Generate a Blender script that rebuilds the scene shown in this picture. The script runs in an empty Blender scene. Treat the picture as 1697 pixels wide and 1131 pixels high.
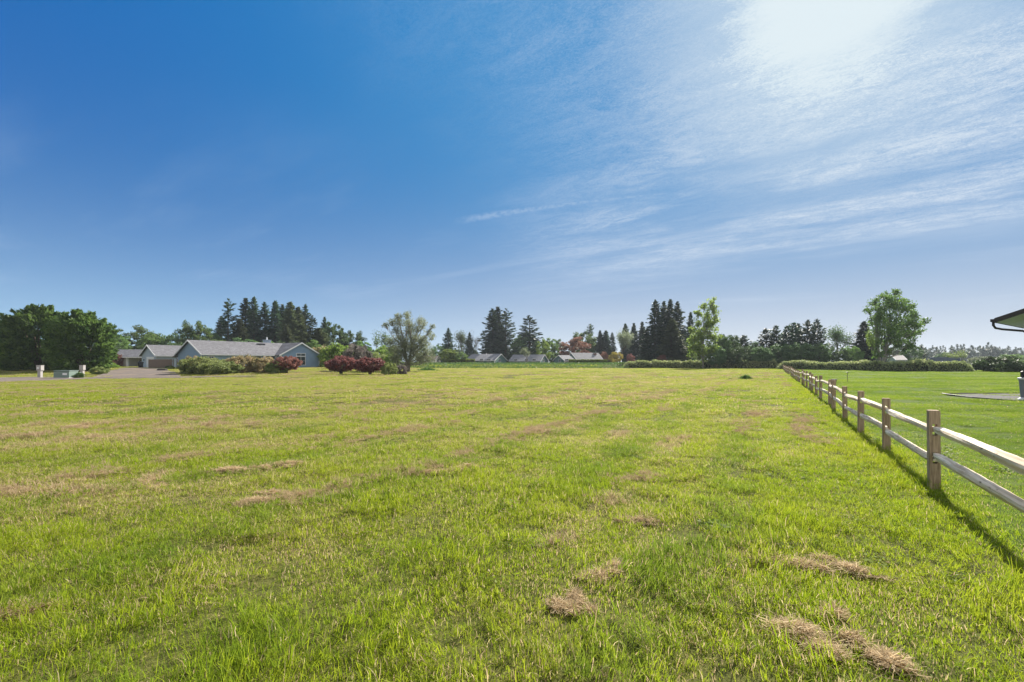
import bpy, math, random
import numpy as np
from mathutils import Vector, Matrix, Euler

random.seed(7)
R = np.random.RandomState(11)
SC = bpy.context.scene
COL = SC.collection
PI = math.pi
rad = math.radians

# ---------------------------------------------------------------- camera
F = 754.0          # focal length in photograph pixels
HZ = 600.0         # horizon row in the photograph
EYE = 1.7
cam_d = bpy.data.cameras.new("camera")
cam_d.sensor_width = 36.0
cam_d.lens = 36.0 * F / 1697.0
cam_d.shift_y = (HZ - 565.5) / 1697.0
cam_d.clip_start = 0.05
cam_d.clip_end = 6000
cam = bpy.data.objects.new("camera", cam_d)
COL.objects.link(cam)
cam.location = (0, 0, EYE)
cam.rotation_euler = (rad(90), 0, 0)
SC.camera = cam

# ---------------------------------------------------------------- light
SUN_AZ, SUN_EL = rad(35.0), rad(34.0)
SUNV = Vector((math.sin(SUN_AZ) * math.cos(SUN_EL), math.cos(SUN_AZ) * math.cos(SUN_EL), math.sin(SUN_EL)))
sd = bpy.data.lights.new("sun", 'SUN')
sd.energy = 5.0
sd.angle = rad(0.53)
sd.color = (1.0, 0.93, 0.82)
so = bpy.data.objects.new("sun", sd)
COL.objects.link(so)
so.rotation_euler = SUNV.to_track_quat('Z', 'Y').to_euler()

world = bpy.data.worlds.new("World")
SC.world = world
world.use_nodes = True
SC.view_settings.view_transform = 'Standard'
SC.view_settings.look = 'None'
SC.view_settings.exposure = 1.12
SC.view_settings.gamma = 1.0
SC.cycles.max_bounces = 8
SC.cycles.transparent_max_bounces = 8


class NT:
    """small helper to write node trees as expressions"""
    def __init__(self, tree):
        self.t = tree
        self.L = tree.links

    def n(self, typ, **kw):
        nd = self.t.nodes.new(typ)
        for k, v in kw.items():
            setattr(nd, k, v)
        return nd

    def put(self, sock, v):
        if v is None:
            return
        if isinstance(v, bpy.types.NodeSocket):
            self.L.new(v, sock)
        else:
            try:
                sock.default_value = v
            except Exception:
                sock.default_value = (*v, 1.0)

    def math(self, op, a, b=None, c=None, clamp=False):
        nd = self.n('ShaderNodeMath', operation=op, use_clamp=clamp)
        self.put(nd.inputs[0], a)
        self.put(nd.inputs[1], b)
        self.put(nd.inputs[2], c)
        return nd.outputs[0]

    def vec(self, op, a, b=None):
        nd = self.n('ShaderNodeVectorMath', operation=op)
        self.put(nd.inputs[0], a)
        if b is not None:
            self.put(nd.inputs[1], b)
        return nd.outputs['Value'] if op in ('DOT_PRODUCT', 'LENGTH', 'DISTANCE') else nd.outputs[0]

    def comb(self, x, y, z):
        nd = self.n('ShaderNodeCombineXYZ')
        for i, v in enumerate((x, y, z)):
            self.put(nd.inputs[i], v)
        return nd.outputs[0]

    def sep(self, v):
        nd = self.n('ShaderNodeSeparateXYZ')
        self.put(nd.inputs[0], v)
        return nd.outputs

    def noise(self, v, scale, detail=3, rough=0.55, dist=0.0, col=False):
        nd = self.n('ShaderNodeTexNoise')
        self.put(nd.inputs['Vector'], v)
        nd.inputs['Scale'].default_value = scale
        nd.inputs['Detail'].default_value = detail
        nd.inputs['Roughness'].default_value = rough
        nd.inputs['Distortion'].default_value = dist
        return nd.outputs['Color' if col else 'Fac']

    def ss(self, v, a, b, lo=0.0, hi=1.0):
        nd = self.n('ShaderNodeMapRange', interpolation_type='SMOOTHSTEP')
        self.put(nd.inputs[0], v)
        for i, x in enumerate((a, b, lo, hi)):
            self.put(nd.inputs[1 + i], x)
        return nd.outputs[0]

    def mix(self, f, a, b, mode='MIX'):
        nd = self.n('ShaderNodeMix', data_type='RGBA', blend_type=mode)
        self.put(nd.inputs[0], f)
        self.put(nd.inputs[6], a)
        self.put(nd.inputs[7], b)
        return nd.outputs[2]

    def attr(self, name, typ='GEOMETRY'):
        nd = self.n('ShaderNodeAttribute', attribute_type=typ, attribute_name=name)
        return nd


# sky: Nishita air, a thin layer of cirrus seen in perspective, one old contrail, aureole in the cirrus
def build_world():
    t = world.node_tree
    t.nodes.clear()
    k = NT(t)
    sky = k.n('ShaderNodeTexSky', sky_type='NISHITA')
    sky.sun_disc = False
    sky.sun_elevation = SUN_EL
    sky.sun_rotation = SUN_AZ
    sky.air_density = 1.0
    sky.dust_density = 0.6
    sky.ozone_density = 2.0
    tc = k.n('ShaderNodeTexCoord').outputs['Generated']
    d = k.vec('NORMALIZE', tc)
    x, y, z = k.sep(d)
    zc = k.math('MAXIMUM', z, 0.02)
    hx = k.math('DIVIDE', x, zc)
    hy = k.math('DIVIDE', y, zc)
    # streak frame: u along (1,-.75), v across
    a = math.atan2(-0.75, 1.0)
    ca, sa = math.cos(a), math.sin(a)
    u = k.math('ADD', k.math('MULTIPLY', hx, ca), k.math('MULTIPLY', hy, sa))
    v = k.math('ADD', k.math('MULTIPLY', hx, -sa), k.math('MULTIPLY', hy, ca))
    mu = k.vec('DOT_PRODUCT', d, tuple(SUNV))
    # soft coverage
    wob = k.noise(k.comb(u, v, 0), 0.8, 3, 0.5)
    wob = k.math('MULTIPLY', k.math('SUBTRACT', wob, 0.5), 1.6)
    left = k.ss(k.math('ADD', hx, k.math('MULTIPLY', wob, 0.7)), -0.7, 1.9)
    far = k.ss(k.math('ADD', k.math('ADD', hx, k.math('MULTIPLY', hy, 0.9)), k.math('MULTIPLY', wob, 1.2)), 7.2, 5.4)
    cov = k.math('MULTIPLY', left, far)
    # fibres and ripples
    fib = k.noise(k.comb(k.math('MULTIPLY', u, 1.7), k.math('MULTIPLY', v, 3.3), 1.3), 2.2, 9, 0.68, 1.3)
    rip = k.noise(k.comb(k.math('MULTIPLY', u, 4.2), k.math('MULTIPLY', v, 6.0), 4.3), 13.0, 7, 0.68, 1.8)
    big = k.noise(k.comb(k.math('MULTIPLY', u, .6), k.math('MULTIPLY', v, 1.4), 9.3), 1.2, 3, 0.5, 0.4)
    tex = k.math('ADD', k.math('MULTIPLY', k.ss(fib, 0.33, 0.72), 0.46), k.math('MULTIPLY', k.ss(rip, 0.33, 0.69), 0.54))
    tex = k.math('MULTIPLY', tex, k.ss(big, 0.33, 0.62, 0.25, 1.2))
    dens = k.math('MULTIPLY', cov, k.math('ADD', k.math('MULTIPLY', tex, 0.95), 0.08))
    # faint far wisps low over the trees
    low = k.noise(k.comb(k.math('MULTIPLY', u, 0.25), k.math('MULTIPLY', v, 0.9), 2.0), 1.0, 5, 0.6, 0.3)
    lowm = k.math('MULTIPLY', k.ss(low, 0.5, 0.75), k.ss(z, 0.03, 0.12))
    lowm = k.math('MULTIPLY', lowm, k.ss(z, 0.5, 0.2))
    dens = k.math('ADD', dens, k.math('MULTIPLY', lowm, 0.22))
    # contrail
    p1 = Vector(((748 - 848.5) / F, 1, (HZ - 364) / F)).normalized()
    p2 = Vector(((1140 - 848.5) / F, 1, (HZ - 313) / F)).normalized()
    nrm = p1.cross(p2).normalized()
    tan = (p2 - p1).normalized()
    mid = (p1 + p2).normalized()
    off = k.vec('DOT_PRODUCT', d, tuple(nrm))
    al = k.vec('DOT_PRODUCT', k.vec('SUBTRACT', d, tuple(mid)), tuple(tan))
    half = (p2 - p1).length / 2
    # slight bow
    offb = k.math('ADD', off, k.math('MULTIPLY', k.math('MULTIPLY', al, al), -0.10))
    wd = k.ss(al, -half, half, 0.011, 0.003)
    band = k.ss(k.math('DIVIDE', k.math('ABSOLUTE', offb), wd), 1.0, 0.15)
    brk = k.noise(k.comb(k.math('MULTIPLY', al, 90.0), k.math('MULTIPLY', off, 120.0), 0), 1.0, 3, 0.6)
    band = k.math('MULTIPLY', band, k.ss(brk, 0.3, 0.6, 0.25, 1.0))
    band = k.math('MULTIPLY', band, k.ss(k.math('ABSOLUTE', al), half * 1.05, half * 0.7))
    band = k.math('MULTIPLY', band, k.ss(y, 0.0, 0.3))
    dens = k.math('MAXIMUM', dens, k.math('MULTIPLY', band, 0.34))
    # cirrus brightness: forward scattering towards the sun
    ang = k.math('MULTIPLY', k.math('ARCCOSINE', k.math('MINIMUM', mu, 0.99999)), 180 / PI)
    f1 = k.ss(ang, 70.0, 8.0)
    cl = k.mix(f1, (2.6, 3.5, 4.9, 1), (3.9, 4.4, 5.0, 1))
    grad = k.mix(k.ss(ang, 82.0, 18.0), (0.0, 0.66, 2.5, 1), (0.12, 1.46, 3.4, 1))
    nish = k.vec('MINIMUM', k.vec('MULTIPLY', sky.outputs[0], (0.08, 0.6, 1.0)), (0.55, 1.7, 3.6))
    base = k.mix(0.1, grad, nish)
    # pale air towards the horizon, whiter under the sun
    hcol = k.mix(k.ss(ang, 75.0, 25.0), (2.3, 3.7, 4.95, 1), (4.3, 4.5, 4.8, 1))
    hz_ = k.math('POWER', 2.718, k.math('MULTIPLY', k.math('POWER', k.math('DIVIDE', k.math('MAXIMUM', z, 0.0), 0.17), 1.3), -1.0))
    base = k.mix(hz_, base, hcol)
    c = k.mix(k.math('MINIMUM', dens, 0.9), base, cl)
    # aureole: ice crystals glowing round the sun, edge broken by the cirrus
    angw = k.math('ADD', ang, k.math('MULTIPLY', k.math('SUBTRACT', 0.45, tex), 3.2))
    t1 = k.ss(angw, 13.0, 4.5)
    t1 = k.math('MAXIMUM', t1, k.math('MULTIPLY', k.ss(ang, 24.0, 3.0), 0.60))
    t2 = k.math('MULTIPLY', k.math('POWER', 2.718, k.math('MULTIPLY', ang, -1 / 18.0)), 0.15)
    t2 = k.math('MULTIPLY', t2, k.ss(ang, 65.0, 25.0))
    tt = k.math('MAXIMUM', t1, t2)
    c = k.mix(tt, c, (4.35, 4.95, 5.25, 1))
    # added fill light: unseen bright cloud sheet overhead and behind the viewpoint
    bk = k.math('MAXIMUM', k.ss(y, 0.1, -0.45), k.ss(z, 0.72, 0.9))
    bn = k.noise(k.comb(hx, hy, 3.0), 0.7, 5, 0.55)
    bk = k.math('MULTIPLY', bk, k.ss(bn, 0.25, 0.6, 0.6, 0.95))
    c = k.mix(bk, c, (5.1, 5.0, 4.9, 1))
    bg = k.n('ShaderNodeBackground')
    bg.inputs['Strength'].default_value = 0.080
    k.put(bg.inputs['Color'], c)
    out = k.n('ShaderNodeOutputWorld')
    k.L.new(bg.outputs[0], out.inputs[0])


SKY_SAT, SKY_VAL = 1.7, 0.62
build_world()


# ---------------------------------------------------------------- terrain
FK = 0.575                     # fence direction: x grows by FK per metre of y
FX, FY = 5.63, 6.07            # nearest visible post
FS = FX - FK * FY              # sheared x of the fence line


def sst(a, b, x):
    t = np.clip((np.asarray(x, float) - a) / (b - a), 0, 1)
    return t * t * (3 - 2 * t)


def vn(x, y, s=0):
    """value noise 0..1"""
    x = np.asarray(x, float); y = np.asarray(y, float)
    xi = np.floor(x).astype(np.int64); yi = np.floor(y).astype(np.int64)
    fx = x - xi; fy = y - yi
    fx = fx * fx * (3 - 2 * fx); fy = fy * fy * (3 - 2 * fy)

    def h(i, j):
        n = (i * 374761393 + j * 668265263 + s * 69069 * 97) & 0x7fffffff
        n = ((n ^ (n >> 13)) * 1274126177) & 0x7fffffff
        return ((n ^ (n >> 16)) & 0xffff) / 65535.0
    return (h(xi, yi) * (1 - fx) + h(xi + 1, yi) * fx) * (1 - fy) + (h(xi, yi + 1) * (1 - fx) + h(xi + 1, yi + 1) * fx) * fy


def fbm(x, y, s=0):
    return vn(x, y, s) * .55 + vn(x * 2.1, y * 2.1, s + 1) * .3 + vn(x * 4.3, y * 4.3, s + 2) * .15


def H(x, y):
    x = np.asarray(x, float); y = np.asarray(y, float)
    far = 0.9 * sst(116, 132, y) * sst(60, 40, x - 0.15 * y)
    lf = 0.6 * sst(52, 74, y) * sst(-22, -36, x)
    z = np.maximum(far, lf)
    near = sst(60, 20, y)
    z = z + (fbm(x * .8, y * .8, 5) - .5) * 0.09 * near * sst(0.6, -0.6, x - FK * y - FS)
    z = z + (fbm(x * .12, y * .12, 9) - .5) * 0.22 * sst(4, 20, y) * sst(110, 80, y)
    return z


def h1(x, y):
    return float(H(x, y))


def px(p, Y):
    return (p - 848.5) / F * Y


def pz(p, Y):
    return EYE + (HZ - p) / F * Y


# ---------------------------------------------------------------- mesh helpers
class MB:
    def __init__(self):
        self.v = []; self.f = []; self.n = 0; self.mi = []

    def add(self, vs, fs, m=0):
        self.v += [tuple(p) for p in vs]
        self.f += [tuple(i + self.n for i in f) for f in fs]
        self.mi += [m] * len(fs)
        self.n += len(vs)
        return self

    def box(self, x0, x1, y0, y1, z0, z1, m=0, M=None):
        vs = [(x, y, z) for z in (z0, z1) for (x, y) in ((x0, y0), (x1, y0), (x1, y1), (x0, y1))]
        if M:
            vs = [M @ Vector(p) for p in vs]
        return self.add(vs, [(0, 3, 2, 1), (4, 5, 6, 7), (0, 1, 5, 4), (1, 2, 6, 5), (2, 3, 7, 6), (3, 0, 4, 7)], m)

    def prism_x(self, prof, x0, x1, m=0):
        n = len(prof)
        vs = [(x0, y, z) for y, z in prof] + [(x1, y, z) for y, z in prof]
        fs = [tuple(range(n)), tuple(range(2 * n - 1, n - 1, -1))]
        fs += [((i + 1) % n, i, i + n, (i + 1) % n + n) for i in range(n)]
        return self.add(vs, fs, m)

    def prism_y(self, prof, y0, y1, m=0):
        n = len(prof)
        vs = [(x, y0, z) for x, z in prof] + [(x, y1, z) for x, z in prof]
        fs = [tuple(range(n)), tuple(range(2 * n - 1, n - 1, -1))]
        fs += [((i + 1) % n, i, i + n, (i + 1) % n + n) for i in range(n)]
        return self.add(vs, fs, m)

    def tube(self, pts, rs, seg=8, m=0, cap=True):
        pts = [Vector(p) for p in pts]
        rings = []
        for i, p in enumerate(pts):
            a = pts[max(i - 1, 0)]; b = pts[min(i + 1, len(pts) - 1)]
            d = (b - a).normalized()
            u = d.cross(Vector((0.1, 0.2, 1))) if abs(d.z) < .95 else d.cross(Vector((0, 1, 0)))
            u.normalize(); w = d.cross(u)
            rings += [p + (u * math.cos(2 * PI * j / seg) + w * math.sin(2 * PI * j / seg)) * rs[i] for j in range(seg)]
        fs = []
        for i in range(len(pts) - 1):
            for j in range(seg):
                a = i * seg + j; b = i * seg + (j + 1) % seg
                fs.append((a, b, b + seg, a + seg))
        if cap:
            fs.append(tuple(range(seg - 1, -1, -1)))
            fs.append(tuple(range((len(pts) - 1) * seg, len(pts) * seg)))
        return self.add(rings, fs, m)

    def lathe(self, prof, c=(0, 0, 0), seg=20, m=0):
        vs = []
        for r, z in prof:
            vs += [(c[0] + r * math.cos(2 * PI * j / seg), c[1] + r * math.sin(2 * PI * j / seg), c[2] + z) for j in range(seg)]
        fs = []
        for i in range(len(prof) - 1):
            for j in range(seg):
                a = i * seg + j; b = i * seg + (j + 1) % seg
                fs.append((a, b, b + seg, a + seg))
        fs.append(tuple(range(seg - 1, -1, -1)))
        fs.append(tuple(range((len(prof) - 1) * seg, len(prof) * seg)))
        return self.add(vs, fs, m)

    def mesh(self, name, mats, smooth=False):
        me = bpy.data.meshes.new(name)
        me.from_pydata(self.v, [], self.f)
        for m in (mats if isinstance(mats, (list, tuple)) else [mats]):
            me.materials.append(m)
        if any(self.mi):
            me.polygons.foreach_set('material_index', self.mi)
        if smooth:
            me.polygons.foreach_set('use_smooth', [True] * len(self.f))
        me.update()
        return me

    def build(self, name, mats, parent=None, smooth=False, loc=None, rz=0.0):
        return link(name, self.mesh(name, mats, smooth), parent, loc, rz)


def link(name, me, parent=None, loc=None, rz=0.0):
    o = bpy.data.objects.new(name, me)
    COL.objects.link(o)
    o.parent = parent
    if loc is not None:
        o.location = loc
    o.rotation_euler.z = rz
    return o


def tag(o, label=None, cat=None, group=None, kind=None):
    for k_, v_ in (('label', label), ('category', cat), ('group', group), ('kind', kind)):
        if v_:
            o[k_] = v_
    return o


def empty(name, loc, rz=0.0, label=None, cat=None, group=None):
    o = bpy.data.objects.new(name, None)
    o.empty_display_size = 0.3
    COL.objects.link(o)
    o.location = loc
    o.rotation_euler = (0, 0, rz)
    return tag(o, label, cat, group)


def np_mesh(name, V, loops, counts, mats, rnd=None, attr='rnd'):
    """V (N,3), loops flat, counts per face; optional per-vertex float attribute"""
    me = bpy.data.meshes.new(name)
    me.vertices.add(len(V))
    me.vertices.foreach_set('co', np.asarray(V, np.float32).ravel())
    me.loops.add(len(loops))
    me.loops.foreach_set('vertex_index', np.asarray(loops, np.int32))
    me.polygons.add(len(counts))
    st = np.concatenate([[0], np.cumsum(counts)[:-1]])
    me.polygons.foreach_set('loop_start', st.astype(np.int32))
    me.polygons.foreach_set('loop_total', np.asarray(counts, np.int32))
    me.update(calc_edges=True)
    if rnd is not None:
        a = me.attributes.new(attr, 'FLOAT', 'POINT')
        a.data.foreach_set('value', np.asarray(rnd, np.float32))
    for m in (mats if isinstance(mats, (list, tuple)) else [mats]):
        me.materials.append(m)
    return me


def unit(a):
    return a / np.maximum(np.linalg.norm(a, axis=-1, keepdims=True), 1e-9)


def rdir(n):
    return unit(R.normal(size=(n, 3)))


def cards(C, U, V, su, sv):
    """diamond leaves: centre, two unit axes, half sizes"""
    su = np.asarray(su).reshape(-1, 1); sv = np.asarray(sv).reshape(-1, 1)
    q = np.stack([C - U * su, C + V * sv, C + U * su, C - V * sv], 1)
    return q.reshape(-1, 3)


def card_mesh(name, Q, mat, rnd):
    n = len(Q) // 4
    return np_mesh(name, Q, np.arange(4 * n), np.full(n, 4), mat, np.repeat(rnd, 4))


# ---------------------------------------------------------------- materials
def new_mat(name):
    m = bpy.data.materials.new(name)
    m.use_nodes = True
    m.node_tree.nodes.clear()
    return m, NT(m.node_tree)


def principled(k, col, rough=.7, spec=.3, bump=None, bstr=.3, bdist=.02, metal=0.0):
    p = k.n('ShaderNodeBsdfPrincipled')
    k.put(p.inputs['Base Color'], col)
    k.put(p.inputs['Roughness'], rough)
    p.inputs['Specular IOR Level'].default_value = spec
    p.inputs['Metallic'].default_value = metal
    if bump is not None:
        b = k.n('ShaderNodeBump')
        b.inputs['Strength'].default_value = bstr
        b.inputs['Distance'].default_value = bdist
        k.put(b.inputs['Height'], bump)
        k.L.new(b.outputs[0], p.inputs['Normal'])
    o = k.n('ShaderNodeOutputMaterial')
    k.L.new(p.outputs[0], o.inputs[0])
    return p


def leafy(k, col, tcol, tfac=.4, rough=.55, spec=.25):
    p = k.n('ShaderNodeBsdfPrincipled')
    k.put(p.inputs['Base Color'], col)
    p.inputs['Roughness'].default_value = rough
    p.inputs['Specular IOR Level'].default_value = spec
    t = k.n('ShaderNodeBsdfTranslucent')
    k.put(t.inputs[0], tcol)
    mx = k.n('ShaderNodeMixShader')
    mx.inputs[0].default_value = tfac
    k.L.new(p.outputs[0], mx.inputs[1])
    k.L.new(t.outputs[0], mx.inputs[2])
    o = k.n('ShaderNodeOutputMaterial')
    k.L.new(mx.outputs[0], o.inputs[0])


def mat_foliage(name, c1, c2, tf=.35, tboost=1.6, ov=.35):
    m, k = new_mat(name)
    r = k.attr('rnd').outputs['Fac']
    col = k.mix(r, (*c1, 1), (*c2, 1))
    oi = k.n('ShaderNodeObjectInfo').outputs['Random']
    hs = k.n('ShaderNodeHueSaturation')
    k.put(hs.inputs['Value'], k.ss(oi, 0, 1, 1 - ov, 1 + ov))
    k.put(hs.inputs['Hue'], k.ss(oi, 0, 1, .49, .51))
    k.put(hs.inputs['Color'], col)
    tb = k.n('ShaderNodeVectorMath', operation='SCALE')
    k.put(tb.inputs[0], hs.outputs[0])
    tb.inputs['Scale'].default_value = tboost
    leafy(k, hs.outputs[0], tb.outputs[0], tf)
    return m


FOL = {
    'fir': mat_foliage('fir_needles', (0.032, 0.061, 0.038), (0.065, 0.109, 0.051), .25, 1.5),
    'firolive': mat_foliage('olive_needles', (0.058, 0.080, 0.036), (0.109, 0.131, 0.058), .3, 1.5),
    'cypress': mat_foliage('cypress_sprays', (.032, .08, .026), (.17, .27, .06), .35, 1.6),
    'oak': mat_foliage('broad_leaves', (0.065, 0.116, 0.032), (0.145, 0.217, 0.058), .45, 1.7),
    'dark': mat_foliage('dark_leaves', (.055, .10, .042), (.115, .185, .062), .35, 1.5),
    'lime': mat_foliage('lime_leaves', (.10, .16, .03), (.20, .27, .05), .5, 1.5),
    'birch': mat_foliage('birch_leaves', (.12, .155, .085), (.24, .27, .16), .45, 1.5, .1),
    'poplar': mat_foliage('poplar_leaves', (.08, .14, .025), (.22, .29, .06), .55, 1.8, .1),
    'sycamore': mat_foliage('maple_leaves', (.045, .09, .02), (.12, .18, .035), .45, 1.7, .1),
    'red': mat_foliage('purple_leaves', (.12, .055, .05), (.27, .12, .10), .4, 1.5, .1),
    'rust': mat_foliage('rusty_leaves', (.16, .08, .055), (.28, .15, .10), .4, 1.3, .1),
    'tan': mat_foliage('tan_flower_leaves', (.15, .17, .06), (.50, .38, .22), .45, 1.3, .1),
    'shrub': mat_foliage('shrub_leaves', (.10, .14, .04), (.30, .34, .12), .4, 1.4, .1),
    'hedge': mat_foliage('hedge_leaves', (.11, .16, .055), (.42, .46, .20), .4, 1.4, .1),
    'trim': mat_foliage('clipped_hedge_leaves', (.08, .13, .02), (.22, .26, .04), .4, 1.4, .05),
    'gold': mat_foliage('golden_leaves', (.25, .22, .04), (.42, .36, .08), .4, 1.3, .05),
    'weed': mat_foliage('weed_leaves', (.035, .08, .02), (.09, .17, .04), .4, 1.6, .05),
    'mauve': mat_foliage('mauve_blossom_leaves', (.08, .09, .06), (.25, .20, .20), .4, 1.2, .05),
}


def mat_bark(name, c1, c2, sc=3.0):
    m, k = new_mat(name)
    tc = k.n('ShaderNodeTexCoord').outputs['Object']
    v = k.vec('MULTIPLY', tc, (6, 6, 1.2))
    n = k.noise(v, sc, 5, .65)
    principled(k, k.mix(k.ss(n, .35, .65), (*c1, 1), (*c2, 1)), .9, .1, n, .6, .05)
    return m


BARK = mat_bark('bark', (.06, .045, .035), (.16, .13, .10))
BARKG = mat_bark('grey_bark', (.13, .12, .10), (.30, .28, .25))


def mat_simple(name, c, rough=.6, spec=.3, var=.12, nsc=6.0, metal=0.0, bstr=.1):
    m, k = new_mat(name)
    tc = k.n('ShaderNodeTexCoord').outputs['Object']
    n = k.noise(tc, nsc, 5, .6)
    lo = tuple(x * (1 - var) for x in c); hi = tuple(min(1, x * (1 + var)) for x in c)
    principled(k, k.mix(n, (*lo, 1), (*hi, 1)), rough, spec, n, bstr, .01, metal)
    return m


def mat_siding(name, c, pitch=.18, vertical=False):
    m, k = new_mat(name)
    tc = k.n('ShaderNodeTexCoord').outputs['Object']
    x, y, z = k.sep(tc)
    co = k.math('ADD', x, y) if vertical else z
    f = k.math('FRACT', k.math('DIVIDE', co, pitch))
    n = k.noise(tc, 1.3, 4, .6)
    g = k.ss(f, .0, .1)
    lo = tuple(x_ * .82 for x_ in c); hi = tuple(min(1, x_ * 1.1) for x_ in c)
    principled(k, k.mix(n, (*lo, 1), (*hi, 1)), .65, .3, k.math('ADD', g, k.math('MULTIPLY', f, .3)), .6, .02)
    return m


def mat_shingle(name, c, row=.25):
    m, k = new_mat(name)
    tc = k.n('ShaderNodeTexCoord').outputs['Object']
    br = k.n('ShaderNodeTexBrick')
    x, y, z = k.sep(tc)
    k.put(br.inputs['Vector'], k.comb(k.math('ADD', x, k.math('MULTIPLY', y, .37)), k.math('MULTIPLY', z, 2.2), 0))
    br.inputs['Scale'].default_value = 1.0
    br.inputs['Brick Width'].default_value = .32
    br.inputs['Row Height'].default_value = row
    br.inputs['Mortar Size'].default_value = .012
    br.inputs['Color1'].default_value = (*[a * .75 for a in c], 1)
    br.inputs['Color2'].default_value = (*[a * 1.25 for a in c], 1)
    br.inputs['Mortar'].default_value = (*[a * .4 for a in c], 1)
    n = k.noise(tc, .8, 4, .6)
    col = k.mix(k.ss(n, .3, .7, 0, .35), br.outputs[0], (*[a * .6 for a in c], 1))
    principled(k, col, .85, .2, br.outputs[1], -.4, .01)
    return m


def mat_glass(name='window_glass', c=(.03, .04, .05)):
    m, k = new_mat(name)
    principled(k, (*c, 1), .08, .8)
    return m


WHITE = mat_simple('white_trim_paint', (.72, .73, .74), .5)
GLASS = mat_glass()
BLUE = mat_siding('blue_siding', (.25, .36, .50))
BLUEPALE = mat_siding('pale_blue_siding', (.36, .44, .54))
BEIGE = mat_siding('beige_siding', (.46, .43, .38))
TEAL = mat_siding('teal_siding', (.10, .18, .18))
CREAM = mat_siding('cream_siding', (.52, .50, .45))
SHIN = mat_shingle('grey_shingles', (.165, .165, .18))
SHIN2 = mat_shingle('pale_grey_shingles', (.22, .225, .245))
SHINP = mat_shingle('pinkish_shingles', (.34, .24, .23))
SHIND = mat_shingle('slate_blue_shingles', (.06, .08, .11))
BROWNW = mat_siding('weathered_boards', (.21, .155, .125), .14, True)
BRICK = mat_simple('brown_brick', (.13, .07, .055), .9, .1, .35, 14)
DARKM = mat_simple('dark_metal', (.05, .05, .055), .45, .5)
GREENB = mat_simple('grey_green_enamel', (.16, .22, .19), .5, .4)
GREYB = mat_simple("pale_grey_enamel", (.36, .34, .33), .5, .4)
CONC = mat_simple('concrete', (.42, .40, .38), .9, .1, .15, 9)
BLACK = mat_simple('black_plastic', (.02, .022, .025), .5, .4)


# meadow floor: thatch and soil under the grass, straw where the hay lay
ROWS = [(-.35, .5, .8), (-2.0, .8, .7), (-4.4, .8, .35), (-6.6, 1.0, .7), (-9.5, 1.2, .75), (-12.5, 1.0, .5), (-16, 1.4, .6), (-20, 1.4, .5),
        (-25, 1.6, .6), (-31, 2, .6), (-38, 2, .6), (-46, 2.4, .5), (-56, 3, .5), (-68, 3, .5), (-80, 3, .5)]


def dryness(x, y):
    x = np.asarray(x, float); y = np.asarray(y, float)
    s = x - FK * y - FS            # 0 at the fence, negative over the meadow
    w = s + (fbm(x * .25, y * .25, 21) - .5) * 2.6
    d = np.zeros_like(s)
    t_ = y + FK * x
    for c_, wd, am in ROWS:
        c0 = c_ - 1.5 if c_ > -3 else c_ - 1.0
        g = np.exp(-((w - c0) / wd) ** 2)
        brk = sst(.42, .68, vn(t_ * .55 + c_ * 7, s * .8, 31 + int(abs(c_) * 3)))
        d = np.maximum(d, g * am * (.25 + .75 * brk))
    base = .04 + .17 * sst(3, 28, y) + .10 * sst(0, -14, s)
    base = base + (fbm(x * .5, y * .5, 41) - .5) * .35 + (fbm(x * .09, y * .09, 42) - .5) * .4
    blob = sst(.66, .82, fbm(x * 1.3, y * 1.3, 44)) * .16
    # straw-littered spot out to the left
    sp = np.exp(-(((x + 5.6) / 2.6) ** 2 + ((y - 5.9) / 0.9) ** 2)) * .62
    sp += np.exp(-(((x - 2.1) / 0.7) ** 2 + ((y - 3.2) / .7) ** 2)) * .22
    sp += np.exp(-(((x - .8) / 0.6) ** 2 + ((y - 3.4) / .8) ** 2)) * .2
    fine = sst(.57, .70, fbm((x * .87 - y * .5) * 2.2, (x * .5 + y * .87) * .9, 47)) * .30
    # thin lines of cuttings dropped along every pass of the mower
    wl = s + (fbm(x * .12, y * .12, 61) - .5) * 1.1
    ph = (wl + 1.0) / 1.62
    kk = np.round(ph)
    off = (ph - kk) * 1.62
    fl = sst(.50, .64, fbm(t_ * .42 + kk * 13.7, off * 1.5 + kk * 5.1, 63)) * (.35 + .65 * sst(.35, .6, vn(t_ * .12, kk * 3.3, 64)))
    thin = np.exp(-(off / (.17 + .004 * y)) ** 2) * fl * .95
    d = np.clip(base, .03, .40) + d * .38 + blob + fine + sp + thin
    strip = sst(-2.3, -.9, s)       # lush strip beside the fence
    d = d * (1 - strip * .85) + .03
    far = np.exp(-(((y - 104) / 4.0) ** 2)) * np.exp(-(((x - 11) / 8.0) ** 2)) * .5
    d = d + far
    d = d * np.where(y < 8, .48, .60)
    return np.clip(np.where(s > 0, .02 + .06 * vn(x * .3, y * .3, 55), d), 0, 1)


def rowmask(x, y):
    s_ = x - FK * y - FS
    o_ = ((s_ + (fbm(x * .12, y * .12, 61) - .5) * 1.1 + 1.0) / 1.62 + .5) % 1.0 - .5
    return np.maximum(np.exp(-(o_ * 1.62 / .22) ** 2) * .8, rowmask_wide(x, y))


def rowmask_wide(x, y):
    s = x - FK * y - FS
    w = s + (fbm(x * .25, y * .25, 21) - .5) * 1.2
    return np.maximum.reduce([np.exp(-((w - (c_ - 1.2)) / (wd * .55)) ** 2) * sst(.25, .5, vn((y + FK * x) * .3 + c_ * 3, 0 * x, 60)) for c_, wd, am in ROWS])


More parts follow.
